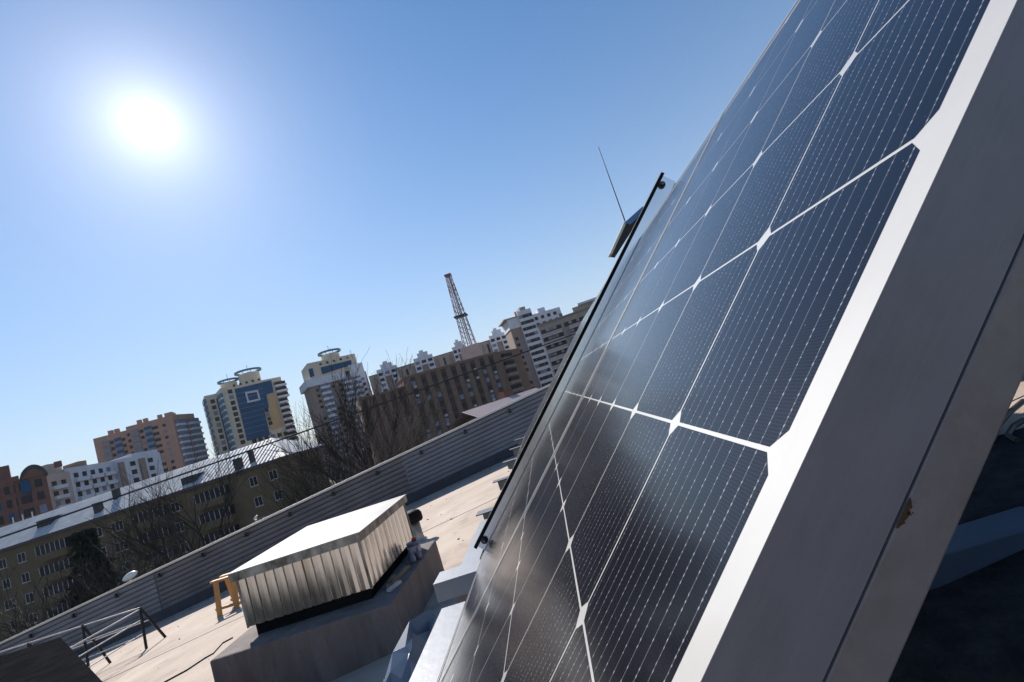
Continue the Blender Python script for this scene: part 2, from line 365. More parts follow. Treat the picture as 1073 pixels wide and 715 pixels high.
# ---- parapet with ribbed sheet cladding (everything follows the roof pitch)
pw = empty('parapet_wall', (-2.7, YW, roofz(-2.7)), 'long ribbed grey metal parapet wall along the roof edge', 'wall')
pinv = -Vector(pw.location)
def PWp(x, y, h): return Vector((x, y, roofz(x) + h)) + pinv
def pstrip(gm, x0, x1, y0, y1, h0, h1, mi=0):
    a = [PWp(x0, y0, h0), PWp(x0, y1, h0), PWp(x0, y1, h1), PWp(x0, y0, h1)]
    gm.prism(a, (x1 - x0, 0, roofz(x1) - roofz(x0)), mi)
HW = 1.06; HU = .20
g = MB(); pstrip(g, -16, 3.1, YW + .07, YW + .25, 0, HW - .03); g.build('wall_core', M['wall_own'], pw)
g = MB(); pstrip(g, -16, 3.1, YW - .035, YW + .018, -.01, HU); g.build('upstand', M['upstand'], pw)
def ribs(x0, x1, nr, mk, y):
    # trapezoidal sheet, ribs run along X
    prof = []; hh = (HW - .05 - HU) / nr
    for k in range(nr):
        b = HU + k * hh
        prof += [(b, 0), (b + hh * .72, -.004), (b + hh * .74, .055), (b + hh * .95, .055)]
    prof.append((HW - .05, 0))
    gm = MB()
    for (h0, o0), (h1, o1) in zip(prof, prof[1:]):
        gm.quad(PWp(x0, y + o0, h0), PWp(x1, y + o0, h0), PWp(x1, y + o1, h1), PWp(x0, y + o1, h1))
    ob = gm.build('cladding_sheet', M[mk], pw); return ob
ribs(-16, -9.4, 8, 'parapet_sheet', YW - .006)
ribs(-9.38, -3.36, 8, 'parapet_sheet_old', YW - .002)
ribs(-3.40, 3.1, 9, 'parapet_sheet', YW - .008)
g = MB(); pstrip(g, -16, 3.1, YW - .05, YW + .28, HW - .045, HW); g.build('cap', M['parapet_cap'], pw)
for x in [-14.5 + 1.05 * k for k in range(17)]:
    b = MB(); p = PWp(x, YW - .03, HW - .16)
    b.box(p.x - .02, p.x + .02, p.y - .035, p.y, p.z - .03, p.z + .05); b.box(p.x - .045, p.x + .045, p.y - .012, p.y + .0, p.z - .045, p.z - .02)
    b.build('bracket', M['black_metal'], pw)

# ================================================================== SOLAR ARRAY
TP = Vector((-.02612, .2081, CZ - .16966))
TA = math.atan2(.70576, .70845)
ROT = Matrix.Rotation(-TA, 4, 'Y')
MU = Vector((.70845, 0, .70576)); EN = Vector((-.70576, 0, .70845))
def arr(x, y, h): return TP + MU * x + Vector((0, y, 0)) + EN * h       # x up the slope, y along the row, h off the glass
FD = .036
def make_module(rows, loc, label, cols=6, c=CELL):
    t = empty('solar_panel', loc, label, 'solar panel', 'solar panels in the tilted row', (0, -TA, 0))
    W_, H_ = cols * c, rows * c; mg, mx = .021, .028; lip = .0095
    g = MB(); g.box(-mx + .002, H_ + mx - .002, -mg + .002, W_ + mg - .002, -.006, -.00012); g.build('backsheet', M['backsheet'], t)
    g = MB(); gap = .0013; ch = .0092
    for a in range(rows):
        for b in range(cols):
            x0, x1, y0, y1 = a * c + gap, (a + 1) * c - gap, b * c + gap, (b + 1) * c - gap
            g.poly([(x0 + ch, y0, 0), (x1 - ch, y0, 0), (x1, y0 + ch, 0), (x1, y1 - ch, 0), (x1 - ch, y1, 0), (x0 + ch, y1, 0), (x0, y1 - ch, 0), (x0, y0 + ch, 0)])
    g.build('cell_sheet', M['cells'], t)
    g = MB(); zt = .0012
    for y0, y1, ya, yb in ((-mg, -mg + lip, -mg, -mg + .002), (W_ + mg - lip, W_ + mg, W_ + mg - .002, W_ + mg)):
        g.box(-mx, H_ + mx, y0, y1, -.0012, zt); g.box(-mx, H_ + mx, ya, yb, -FD, -.0012)
    for x0, x1, xa, xb in ((-mx, -mx + lip, -mx, -mx + .002), (H_ + mx - lip, H_ + mx, H_ + mx - .002, H_ + mx)):
        g.box(x0, x1, -mg + lip, W_ + mg - lip, -.0012, zt); g.box(xa, xb, -mg + .002, W_ + mg - .002, -FD, -.0012)
    for y0, y1 in ((-mg + .002, -mg + .03), (W_ + mg - .03, W_ + mg - .002)): g.box(-mx + .002, H_ + mx - .002, y0, y1, -FD, -FD + .002)
    g.build('frame', M['alu'], t)
    g = MB(); z2 = zt + .0004
    for y0, y1 in ((-mg, -mg + lip + .001), (W_ + mg - lip - .001, W_ + mg)): g.box(-mx, H_ + mx, y0, y1, zt + .0001, z2)
    for x0, x1 in ((-mx, -mx + lip + .001), (H_ + mx - lip - .001, H_ + mx)): g.box(x0, x1, -mg + lip + .001, W_ + mg - lip - .001, zt + .0001, z2)
    g.build('sunlit_edge', M['backsheet'], t)  # sunlight on the frame lip painted as a white strip over the aluminium
    g = MB(); g.box(H_ * .8, H_ * .8 + .09, W_ / 2 - .07, W_ / 2 + .07, -.03, -.0065); g.build('junction_box', M['black'], t)
    return t
JB, JT = -4 * CELL, 6 * CELL
p1 = make_module(10, arr(JB, 0, 0), 'large dark blue solar panel filling the right side, nearest the viewer')
p2 = copy_tree(p1); p2.location = arr(JB, 6.33 * CELL, 0); p2['label'] = 'second solar panel in the row, directly behind the nearest one and level with it'
YE = 12.62 * CELL
HP = .0
names3 = ['third', 'fourth', 'fifth', 'sixth', 'seventh']
p3 = make_module(12, arr(-4.0 * CELL, YE + .045, HP), 'taller solar panel right behind the bolted end rail')
for k in range(1, 5):
    q = copy_tree(p3); q.location = arr(-4.0 * CELL, YE + .045 + 1.0 * k, HP)
    q['label'] = ['', 'taller solar panel second behind the bolted rail', 'taller solar panel third behind the bolted rail', 'taller solar panel next to last towards the parapet', 'taller solar panel at the far end nearest the parapet'][k]
# bolted end rail between second and third panel
er = empty('end_rail', arr(0, YE, 0), 'shiny aluminium end rail with black edge and two bolts', 'rail', None, (0, -TA, 0))
xb, xt = -4.12 * CELL, 8.15 * CELL
g = MB(); g.box(xb, xt, 0, .018, -.03, .034); g.build('plate', M['alu_bright'], er)
g = MB(); g.box(xb - .012, xt + .012, -.005, .010, .0342, .0495); g.build('edge_strip', M['black'], er)
g = MB(); g.box(xb - .012, xt + .012, .0102, .02, .0342, .0515); g.build('trim', M['cream'], er)
for x in (xb + .04, xt - .045):
    g = MB(); g.tube([(x, .0, .021), (x, -.010, .021)], .0165, 24); b1 = g.build('bolt', M['black_metal'], er, bevel=.002)
    g = MB(); g.tube([(x, -.0101, .021), (x, -.022, .021)], .0115, 24); g.build('bolt_head', M['black_metal'], b1, bevel=.002)
    g = MB(); g.tube([(x, -.0221, .021), (x, -.0235, .021)], .0055, 6); g.build('socket', M['alu'], b1)
# near mounting profile just under the first panel's side
mp_ = empty('mounting_profile', arr(JB, -.021, -.037), 'grey steel mounting profile with a rust spot under the near panel edge', 'rail', None, (0, -TA, 0))
g = MB(); g.box(-.25, 1.9, 0, .05, -.0195, 0); g.build('profile', M['steel_grey'], mp_, bevel=.001)
g = MB()
n_ = 40; top_, bot_ = [], []
for k in range(n_ + 1):
    q = k / n_; x = .782 + .0125 * q; w_ = (math.sin(math.pi * q) ** .6) * (.0019 + random.uniform(-.0007, .0007))
    bot_.append((x + random.gauss(0, .00012), -.0005, -.0004 - max(.0001, w_)))
for k in range(n_): g.poly([(bot_[k][0], -.0005, -.0002), (bot_[k + 1][0], -.0005, -.0002), bot_[k + 1], bot_[k]])
for k in range(14):
    cx_, cz_, r_ = .788 + random.gauss(0, .005), -.0018 - abs(random.gauss(0, .0007)), random.uniform(.00015, .0004)
    g.poly([(cx_ + r_ * math.cos(t) * random.uniform(.6, 1.5), -.0005, cz_ + r_ * math.sin(t) * random.uniform(.6, 1.1)) for t in [q * math.pi / 4 for q in range(8)]])
# (rust flakes: small lifted scabs)
g.build('rust_scab', mat('rust', (.025, .012, .005), .95, var=.4, scale=260, col2=(.10, .045, .012)), mp_)

# support steelwork along the lower edge
bm_ = empty('base_beam', (-.58, 1.0, CZ - .70), 'long pale blue painted steel beam under the lower panel edge', 'beam')
g = MB()
g.box(-.062, .035, -2.2, .88, 0, .004); g.box(-.062, -.058, -2.2, .88, -.09, 0); g.box(.031, .035, -2.2, .88, -.09, 0)
g.build('channel', M['steel_paint'], bm_)
bm2 = empty('base_beam', (-.56, 2.06, CZ - .655), 'short pale steel beam between the first and second cross blocks', 'beam')
g = MB(); g.box(-.045, .045, .09, .80, 0, .004); g.box(-.045, -.041, .09, .80, -.08, 0); g.box(.041, .045, .09, .80, -.08, 0); g.build('channel', M['steel_paint'], bm2)
cbl = ['first pale steel cross block, nearest beside the crumpled plastic film', 'second steel cross block along the beam, near the lower bolt', 'third steel cross block along the beam', 'fourth steel cross block along the beam', 'fifth steel cross block along the beam', 'farthest steel cross block towards the parapet']
cb0 = None
for k in range(6):
    y = 2.0 + .98 * k
    loc = Vector((-.69 if k == 0 else -.64, y, CZ - .645))
    if cb0 is None:
        cb0 = empty('cross_block', loc, cbl[0], 'steel block', 'cross blocks along the base beam')
        g = MB(); g.box(0, .9, 0, .13, 0, .005); g.box(0, .9, 0, .004, -.07, 0); g.box(0, .9, .126, .13, -.07, 0); g.build('channel', M['steel_paint'], cb0)
        g = MB(); g.box(.06, .10, .03, .10, -(CZ - .645 - roofz(-.6)) + .01, -.001); g.build('leg', M['steel_grey'], cb0)
        g = MB(); g.box(.82, .86, .03, .10, -(CZ - .645 - roofz(.16)) + .01, -.001); g.build('leg', M['steel_grey'], cb0)
    else:
        if k == 1:
            cb1 = empty('cross_block', loc, cbl[1], 'steel block', 'cross blocks along the base beam'); cc_ = cb1
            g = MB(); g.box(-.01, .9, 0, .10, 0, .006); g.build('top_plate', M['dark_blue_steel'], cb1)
            g = MB(); g.box(.03, .9, .02, .024, -.075, -.001); g.box(.03, .9, .076, .08, -.075, -.001); g.build('channel', M['steel_grey'], cb1)
            g = MB(); g.box(.06, .10, .03, .07, -(CZ - .645 - roofz(-.6)) + .01, -.076); g.build('leg', M['steel_grey'], cb1)
        else:
            q = copy_tree(cb1); q.location = loc; q['label'] = cbl[k]
# crumpled plastic film caught under the block
def crumple(name, c, sx, sy, sz, mk, label, cat, n=22, seed=3):
    rr = random.Random(seed); g = MB(); idx = []
    off = [[Vector((rr.uniform(-1, 1) * .16, rr.uniform(-1, 1) * .16, rr.uniform(-1, 1) * .35)) for _ in range(n)] for _ in range(n)]
    for a in range(n):
        for b in range(n):
            u, v = a / (n - 1) * 2 - 1, b / (n - 1) * 2 - 1
            h = max(0, 1 - (u * u + v * v) * .75)
            p = Vector((u * sx, v * sy, h * sz)) + Vector((off[a][b].x * sx * .5, off[a][b].y * sy * .5, off[a][b].z * sz * (.3 + .7 * h)))
            p.z = max(p.z, .003 + .02 * rr.random()); g.v.append(tuple(p))
    for a in range(n - 1):
        for b in range(n - 1):
            i = a * n + b; g.f.append((i, i + n, i + n + 1)); g.mi.append(0); g.f.append((i, i + n + 1, i + 1)); g.mi.append(0)
    o = g.build(name, M[mk]); o.location = c; tag(o, label, cat); return o
crumple('plastic_sheet', (-.84, 2.1, roofz(-.84)), .26, .42, .34, 'plastic_bag', 'crumpled bluish plastic film heaped beside the base beam', 'plastic sheet', n=12)

# sensor board with blue frame and whip antenna beyond the raised panels
sb = empty('sensor_board', onY(657, 250, 3.6), 'small dark board with cream edge and blue bracket above the panels', 'board', None, (0, -TA, 0))
d0 = Vector(sb.location)
def loc_of(px, py, y): return (ROT.inverted() @ (onY(px, py, y) - d0))
q = [loc_of(*k, 3.6) for k in ((640, 266), (646, 267), (672, 226), (655, 233))]
g = MB(); g.prism([(v.x, 0, v.z) for v in q], (0, .09, 0)); g.build('board', M['black_metal'], sb)
q2 = [loc_of(*k, 3.6) for k in ((639.0, 266), (641.5, 266.5), (656.5, 233.5), (654, 233))]
g = MB(); g.prism([(v.x, -.006, v.z) for v in q2], (0, .10, 0)); g.build('edge_trim', M['cream'], sb)
q3 = [loc_of(*k, 3.6) for k in ((654, 234), (673, 217), (675, 219), (671, 226), (660, 236))]
g = MB(); g.prism([(v.x, -.012, v.z) for v in q3], (0, .02, 0)); g.build('bracket', M['blue_plastic'], sb)
a0, a1 = onY(655, 232, 3.62), onY(627, 154, 3.62)
g = MB(); g.tube([Vector((0, 0, 0)), (a1 - a0) * .5, a1 - a0], [.005, .004, .0025], 8)
o = g.build('whip_antenna', M['cable']); o.location = a0; tag(o, 'thin dark whip antenna rising from the blue bracket', 'antenna')

# ================================================================== VENT HOUSING ON ITS PLINTH
ZP = -1.0
pFR, pBR, pFL = onZ(412.5, 633, ZP), onZ(454.6, 566, ZP), onZ(221.5, 692, ZP)
px0, px1, py0, py1 = -2.56, -1.33, 3.02, 4.25; zp = CZ + ZP
pl = empty('concrete_plinth', ((px0 + px1) / 2, (py0 + py1) / 2, roofz(-1.9)), 'rendered concrete plinth carrying the ribbed metal housing', 'plinth')
g = MB(); o_ = Vector(pl.location)
bb = [(px0, py0, roofz(px0) - .02), (px1, py0, roofz(px1) - .02), (px1, py0, zp), (px0, py0, zp)]
g.prism([Vector(v) - o_ for v in bb], (0, py1 - py0, 0)); g.build('block', M['concrete'], pl, bevel=.012)
bx0, bx1, by0, by1 = -2.39, -1.505, 3.2, 4.22; zt = CZ - .555
vh = empty('vent_housing', ((bx0 + bx1) / 2, (by0 + by1) / 2, zp), 'ribbed zinc roof vent housing with a pale flat lid', 'vent housing')
o_ = Vector(vh.location)
def rib_wall(A, B, z0, z1, nr, depth=.012):
    A, B = Vector(A), Vector(B); d = (B - A); Lg = d.length; d.normalize(); n_ = Vector((d.y, -d.x, 0))
    pr = []; w = Lg / nr
    for k in range(nr):
        s = k * w; pr += [(s, 0), (s + w * .42, .0016), (s + w * .82, 0), (s + w * .84, -depth * 1.6), (s + w * .95, -depth * 1.6)]
    pr.append((Lg, 0)); g = MB()
    rr = random.Random(5)
    for (s0, o0), (s1, o1) in zip(pr, pr[1:]):
        a = A + d * s0 + n_ * o0; b = A + d * s1 + n_ * o1
        g.quad(Vector((a.x, a.y, z0)) - o_, Vector((b.x, b.y, z0)) - o_, Vector((b.x, b.y, z1)) - o_, Vector((a.x, a.y, z1)) - o_)
    return g
zr = zp + .075
rib_wall((bx0, by0, 0), (bx1, by0, 0), zr, zt - .03, 13).build('front_cladding', M['zinc_wall'], vh)
rib_wall((bx1, by0, 0), (bx1, by1, 0), zr, zt - .03, 11).build('side_cladding', M['zinc_wall'], vh)
rib_wall((bx1, by1, 0), (bx0, by1, 0), zr, zt - .03, 13).build('rear_cladding', M['zinc_wall'], vh)
rib_wall((bx0, by1, 0), (bx0, by0, 0), zr, zt - .03, 11).build('side_cladding', M['zinc_wall'], vh)
g = MB(); g.box(bx0 + .03 - o_.x, bx1 - .03 - o_.x, by0 + .03 - o_.y, by1 - .03 - o_.y, .001, zt - .04 - zp); g.build('core', M['black_felt'], vh)
for (x, y) in ((bx0, by0), (bx1, by0), (bx1, by1), (bx0, by1)):
    g = MB(); g.box(x - .006 - o_.x, x + .006 - o_.x, y - .006 - o_.y, y + .006 - o_.y, .07, zt - .03 - zp)
    g.build('corner_trim', M['zinc_cap'], vh)
e = .03
g = MB(); g.box(bx0 - e - o_.x, bx1 + e - o_.x, by0 - e - o_.y, by1 + e - o_.y, zt - zp - .055, zt - zp); g.build('fascia', M['zinc_cap'], vh)
g = MB(); g.box(bx0 - e - .004 - o_.x, bx1 + e + .004 - o_.x, by0 - e - .004 - o_.y, by1 + e + .004 - o_.y, zt - zp + .001, zt - zp + .007); g.build('lid', M['zinc_lid'], vh)
# pail, lid red cap
pc = onZ(427, 589, ZP); pc = Vector((-1.42, 3.93, zp))
pa = empty('pail', pc, 'grey paint pail with red cap on the plinth edge', 'pail')
g = MB(); g.lathe([(.045, 0), (.052, .10), (.055, .102), (.055, .112), (.05, .114)], seg=24); g.build('body', M['pail'], pa, True)
g = MB(); g.lathe([(.0535, .03), (.0545, .085)], seg=24); g.build('label', M['pail_label'], pa, True)
g = MB(); g.lathe([(.02, .1141), (.02, .135), (.016, .139)], (.01, .02, 0), 14); g.build('cap', M['red'], pa, True)
g = MB(); g.tube([(.05 * math.cos(t), -.045, .1 - .05 * math.sin(t)) for t in [k * math.pi / 8 for k in range(9)]], .0025, 6); g.build('handle', M['black_metal'], pa)
for k, (x, y, a, ln, mk, lb) in enumerate(((-1.425, 3.50, 1.45, .30, 'wood_old', 'longer scrap timber strip lying on the plinth'), (-1.46, 3.42, 1.7, .20, 'wood_old', 'shorter scrap timber strip lying on the plinth beside the housing'), (-1.40, 3.30, 1.2, .12, 'white_frame', 'small pale offcut lying on the plinth'))):
    g = MB(); g.box(-ln / 2, ln / 2, -.018, .018, 0, .022); o = g.build('timber_offcut', M[mk], bevel=.002); o.location = (x, y, zp + .001); o.rotation_euler = (0, 0, a); tag(o, lb, 'offcut')
for k, (x, y) in enumerate(((-1.36, 3.82), (-1.385, 3.74))):
    g = MB(); g.lathe([(.022, 0), (.022, .05), (.018, .055), (.010, .07), (.010, .085)], seg=14); o = g.build('bottle', M['pail'], smooth=True); o.location = (x, y, zp + .001)
    tag(o, ['small dark bottle right of the pail', 'small dark bottle in front of the pail'][k], 'bottle')

# A-frame guard rails at lower left
def on_roofpx(px, py):
    v = U(px, py); nz_ = Vector((-.122, 0, 1)); return CAM + v * (-1.11 / v.dot(nz_))
def rail_thing():
    f1, f2 = on_roofpx(153.5, 680), on_roofpx(173.5, 668)
    y0 = (f1.y + f2.y) / 2
    ap = onY(146.5, 637, y0)
    d1, d2 = f1 - ap, f2 - ap
    apx = [ap]
    for kk in ((86.5, 655), (29.5, 673.6)): apx.append(onY(*kk, y0))
    apx.append(apx[2] * 2 - apx[1])
    t = empty('guard_rail', (ap.x, y0, roofz(ap.x)), 'black steel A-frame guard rail with thin pale rails at the lower left', 'railing')
    o_ = Vector(t.location)
    def foot(a, d): return Vector((a.x + d.x, a.y + d.y, roofz(a.x + d.x)))
    for a in apx:
        for d in (d1, d2):
            g = MB(); g.tube([a - o_, foot(a, d) - o_], .020, 6); g.build('post', M['black_metal'], t)
    for d, f_ in ((d1, 0), (d1, .33), (d1, .66), (d2, .4)):
        q = [a.lerp(foot(a, d), f_) - o_ for a in (apx[0], apx[-1])]
        g = MB(); g.tube(q, .011 if f_ == 0 else .008, 6); g.build('rail', M['galv'], t)
    for f_, rr in ((.04, .012), (.30, .010), (.62, .008)):
        p = ap.lerp(foot(ap, d1), f_)
        g = MB(); g.tube([p - o_, p - o_ + Vector((0, -2.6, 0))], rr, 6); g.build('rail', M['galv'], t)
    for k in (1.25, 2.5):
        p = ap + Vector((0, -k, 0)); g = MB(); g.tube([p - o_, Vector((p.x + d1.x, p.y, roofz(p.x + d1.x))) - o_], .018, 6); g.build('post', M['black_metal'], t)
rail_thing()
# vent pipe with black mushroom cap
vb = on_roofpx(440, 567)
vp = empty('vent_pipe', vb, 'grey roof vent pipe with black mushroom cap behind the housing', 'vent pipe')
g = MB(); g.lathe([(.11, 0), (.105, .01), (.07, .03), (.062, .06), (.06, .25)], seg=24); g.build('pipe', M['zinc_cap'], vp, True)
g = MB(); g.lathe([(.064, .235), (.105, .24), (.115, .26), (.115, .33), (.095, .365), (.05, .385), (.01, .39)], seg=24); g.build('cap', M['black'], vp, True)

# timber trestle
ts = on_roofpx(229, 646)
tr = empty('wooden_trestle', ts, 'small yellow timber trestle standing left of the metal housing', 'trestle', None, (0, 0, R(-4)))
sh = .50
tl = .42
for sx in (0, 1):
    for sy in (0, 1):
        x = .02 + sx * (tl - .11); zf = -.122 * -(x) if False else .122 * x
        g = MB(); g.prism([(x, -.0 + sy * .26 - (.05 if sy == 0 else -.05), zf), (x + .075, -.0 + sy * .26 - (.05 if sy == 0 else -.05), zf), (x + .075, sy * .26 + (.02 if sy == 0 else -.02), sh), (x, sy * .26 + (.02 if sy == 0 else -.02), sh)], (0, .028, 0)); g.build('leg', M['wood'], tr)
g = MB(); g.box(-.01, tl + .01, -.01, .07, sh + .001, sh + .03); g.build('top_board', M['wood'], tr, bevel=.003)
g = MB(); g.box(-.02, tl - .0, .20, .285, sh + .001, sh + .03); g.build('top_board', M['wood'], tr, bevel=.003)
g = MB(); g.box(.0, tl, -.03, -.0, .09, .13); g.build('stretcher', M['wood'], tr)
g = MB(); g.box(.0, tl, .29, .32, .09, .13); g.build('stretcher', M['wood'], tr)

# dark sheet-covered hatch in the lower left corner
hz = -1.0
c0 = onZ(62, 669, hz); c1 = onZ(105, 716, hz)
ht = empty('roof_hatch', (c0.x, c0.y, roofz(c0.x)), 'black felt covered roof hatch in the lower left corner', 'hatch')
o_ = Vector(ht.location); dd = (c1 - c0); dd.z = 0
lx = Vector((-1, .02, 0)) * 1.9
zt_ = CZ + hz
base = [Vector((c0.x, c0.y, 0)), Vector((c1.x, c1.y, 0)) + dd * .6, Vector((c1.x, c1.y, 0)) + dd * .6 + lx, Vector((c0.x, c0.y, 0)) + lx]
zb = min(roofz(p.x) for p in base) - .02
g = MB(); g.prism([Vector((p.x, p.y, zb)) - o_ for p in base], (0, 0, zt_ - zb - .03)); g.build('curb', M['black_felt'], ht)
g = MB(); cc = sum(base, Vector()) / 4; g.prism([Vector((cc.x + (p.x - cc.x) * 1.03, cc.y + (p.y - cc.y) * 1.03, zt_ - .029)) - o_ for p in base], (0, 0, .03)); g.build('lid', M['black_felt'], ht, bevel=.01)

# loose cable on the roof
pts = []
for k in ((170, 716), (196, 702), (214, 690), (223, 685), (233, 674), (244, 668)):
    z = -1.35
    for _ in range(8):
        p = onZ(*k, z); z = roofz(p.x) - CZ + .008
    pts.append(p)
g = MB(); g.tube(pts, .008, 6); tag(g.build('roof_cable', M['cable']), 'loose black cable lying across the sunlit roof left of the plinth', 'cable')

# low duct block with cables on the right, behind the array
db = empty('duct_block', (2.9, 2.75, roofz(2.4)), 'low dark felt covered duct block behind the panel on the right', 'duct')
o_ = Vector(db.location)
g = MB(); g.box(-.55, 4.5, .25, 1.3, -.1, .9); g.build('housing', M['black_felt'], db)
for k, (pa_) in enumerate((((1073, 420), (1058, 432), (1046, 446), (1040, 462)), ((1073, 440), (1062, 447), (1056, 456), (1066, 462)))):
    pts = []
    for kk in pa_:
        p = onZ(*kk, -.85); z = roofz(p.x) - CZ + .02; p = onZ(*kk, z); pts.append(p)
    g = MB(); g.tube(pts, .012, 6); tag(g.build('floor_cable', M['cable']), ['upper black cable curling on the sunlit patch at right', 'lower looped black cable on the sunlit patch at right'][k], 'cable')
g = MB(); g.quad((.45, -1.5, roofz(.45) + .004), (2.9, -1.5, roofz(2.9) + .004), (2.02, 2.30, roofz(2.02) + .004), (.45, 2.75, roofz(.45) + .004))  # dark sheet added on the roof, deepening the panels' shade by colour
tag(g.build('shade_patch', mat('painted_shade', (.018, .018, .02), .95, scale=9, bump=.6, bscale=60, spec=.05, col2=(.05, .048, .046))), kind='structure')
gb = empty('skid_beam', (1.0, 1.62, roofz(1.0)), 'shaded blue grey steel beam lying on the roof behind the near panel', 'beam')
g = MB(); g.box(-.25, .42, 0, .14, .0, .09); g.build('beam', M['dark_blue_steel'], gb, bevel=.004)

# ================================================================== CITY BEYOND
class Facade:
    def __init__(s, P0, P1, thing):
        s.P0 = Vector((P0[0], P0[1], 0)); P1 = Vector((P1[0], P1[1], 0)); s.d = (P1 - s.P0); s.L = s.d.length; s.d.normalize()
        s.n = Vector((s.d.y, -s.d.x, 0))
        if s.n.dot(-s.P0) < 0: s.n = -s.n
        s.rz = math.atan2(s.d.y, s.d.x); s.t = thing
    def uv(s, px, py):
        v = U(px, py); k = (s.P0 - CAM).dot(s.n) / v.dot(s.n); p = CAM + v * k
        return (p - s.P0).dot(s.d), p.z
    def pt(s, u, z, off=0): return s.P0 + s.d * u + s.n * off + Vector((0, 0, z))
    def block(s, name, u0, u1, z0, z1, o0, o1, mk, parent=None):
        """slab from offset o0 (towards the viewer) back to o1"""
        par = parent or s.t; org = wloc(par)
        g = MB(); a = [s.pt(u0, z0, o0), s.pt(u1, z0, o0), s.pt(u1, z0, o1), s.pt(u0, z0, o1)]
        g.prism([p - org for p in a], (0, 0, z1 - z0)); return g.build(name, M[mk], par)
    def poly(s, name, uvs, o0, o1, mk, parent=None):
        par = parent or s.t; org = wloc(par)
        g = MB(); g.prism([s.pt(u, z, o0) - org for u, z in uvs], s.n * (o1 - o0)); return g.build(name, M[mk], par)
    def pxpoly(s, name, pxs, o0, o1, mk, parent=None): return s.poly(name, [s.uv(*p) for p in pxs], o0, o1, mk, parent)
    def unit(s, name, u, z, w, h, off, dep, mk, parent=None):
        par = parent or s.t; org = wloc(par)
        return mesh_obj(name, unit(mk), par, s.pt(u, z, off) - org, s.rz, (w, dep, h))
def wloc(o):
    v = Vector(o.location)
    while o.parent: o = o.parent; v = v + Vector(o.location)
    return v
def windows(f, specs, cap=100):
    """specs (u, z, w, h, material, offset): the largest in view as parts, the rest as one part"""
    vis = sorted(specs, key=lambda q: -q[1])
    rv = random.Random(len(vis))
    for u, z, w, h, mk, off in vis[:cap]: f.unit('window', u, z, w, h, off, .12, 'glass_pale' if mk == 'glass_dark' and rv.random() < .14 else mk)
    rest = vis[cap:]
    if rest:
        org = wloc(f.t); g = MB()
        for u, z, w, h, mk, off in rest:
            a = [f.pt(u - w / 2, z - h / 2, off + .06), f.pt(u + w / 2, z - h / 2, off + .06), f.pt(u + w / 2, z - h / 2, off - .06), f.pt(u - w / 2, z - h / 2, off - .06)]
            g.prism([p - org for p in a], (0, 0, h))
        o = g.build('window', M[rest[0][4]], f.t); o['kind'] = 'stuff'
def building(name, P0, P1, label, cat='apartment block'):
    return empty(name, ((P0[0] + P1[0]) / 2, (P0[1] + P1[1]) / 2, 0), label, cat)
def two(px0, py0, d0, px1, py1, d1):
    a, b = at(px0, py0, d0), at(px1, py1, d1); return a, b, (a.z + b.z) / 2

# ---- five storey block with the shining sheet roof
YB = 62.0
ZE = (onY(110, 538, YB).z + onY(230, 500.4, YB).z + onY(314, 474, YB).z) / 3
E0 = onY(0, 571, YB); E1 = onY(318, 473, YB); E0.x -= 22; E0.z = E1.z = ZE
dirE = Vector((1, 0, 0))
tb = building('apartment_block', E0, E1, 'low ochre five storey block with shining metal roof', 'apartment block')
f = Facade(E0, E1, tb); f.L = f.uv(318, 473)[0]; LE = f.L - 2.6
DEP = 11.0
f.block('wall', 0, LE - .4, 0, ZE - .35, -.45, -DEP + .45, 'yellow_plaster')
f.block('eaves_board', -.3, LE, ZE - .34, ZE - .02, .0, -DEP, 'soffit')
# ridge height from the picture, half a depth behind the eaves
fr = Facade(f.pt(0, 0, -DEP / 2), f.pt(LE, 0, -DEP / 2), tb)
ZR = fr.uv(190, 490.4)[1]; ur = fr.uv(286.5, 463.6)[0]
org = wloc(tb); g = MB()
A0, A1, B0, B1, R0, R1 = f.pt(-.3, ZE, .25), f.pt(LE + .2, ZE, .25), f.pt(-.3, ZE, -DEP - .25), f.pt(LE + .2, ZE, -DEP - .25), f.pt(-.3, ZR, -DEP / 2), f.pt(min(ur, LE - 2), ZR, -DEP / 2)
for P in ((A0, A1, R1, R0), (B1, B0, R0, R1)): g.poly([p - org for p in P])
g.poly([A1 - org, B1 - org, R1 - org]); g.poly([A0 - org, R0 - org, B0 - org]); g.poly([A0 - org, B0 - org, B1 - org, A1 - org])
roofo = g.build('roof', M['roof_metal'], tb)
sl_n = (A1 - A0).cross(R0 - A0).normalized()
if sl_n.z < 0: sl_n = -sl_n
def roofpt(u, k): return A0 + f.d * (u + .3) + (f.pt(0, ZR, -DEP / 2) - f.pt(0, ZE, .25)) * k
g = MB(); u = 0
while u < LE - 1.2:
    kmax = 1 if u < ur else max(0, (LE - u) / max(.1, LE - ur))
    g.tube([roofpt(u, 0.0) + sl_n * .02 - org, roofpt(u, kmax * .98) + sl_n * .02 - org], .05, 4); u += .62
so_ = g.build('seam', M['roof_metal'], roofo); so_['kind'] = 'stuff'
def on_roof(px, py):
    v = U(px, py); k = (A0 - CAM).dot(sl_n) / v.dot(sl_n); return CAM + v * k
def roof_box(name, px, py, w, d, h, mk, cap=None):
    p = on_roof(px, py); g = MB(); c = p - org
    a = [c + f.d * x + f.n * y for x, y in ((-w / 2, d / 2), (w / 2, d / 2), (w / 2, -d / 2), (-w / 2, -d / 2))]
    g.prism([q + Vector((0, 0, -.6)) for q in a], (0, 0, h + .6)); o = g.build(name, M[mk], roofo)
    if cap:
        a = [c + f.d * x * 1.15 + f.n * y * 1.15 + Vector((0, 0, h + .001)) for x, y in ((-w / 2, d / 2), (w / 2, d / 2), (w / 2, -d / 2), (-w / 2, -d / 2))]
        g = MB(); g.prism(a, (0, 0, .09)); g.build('chimney_cap', M[cap], o)
    return o
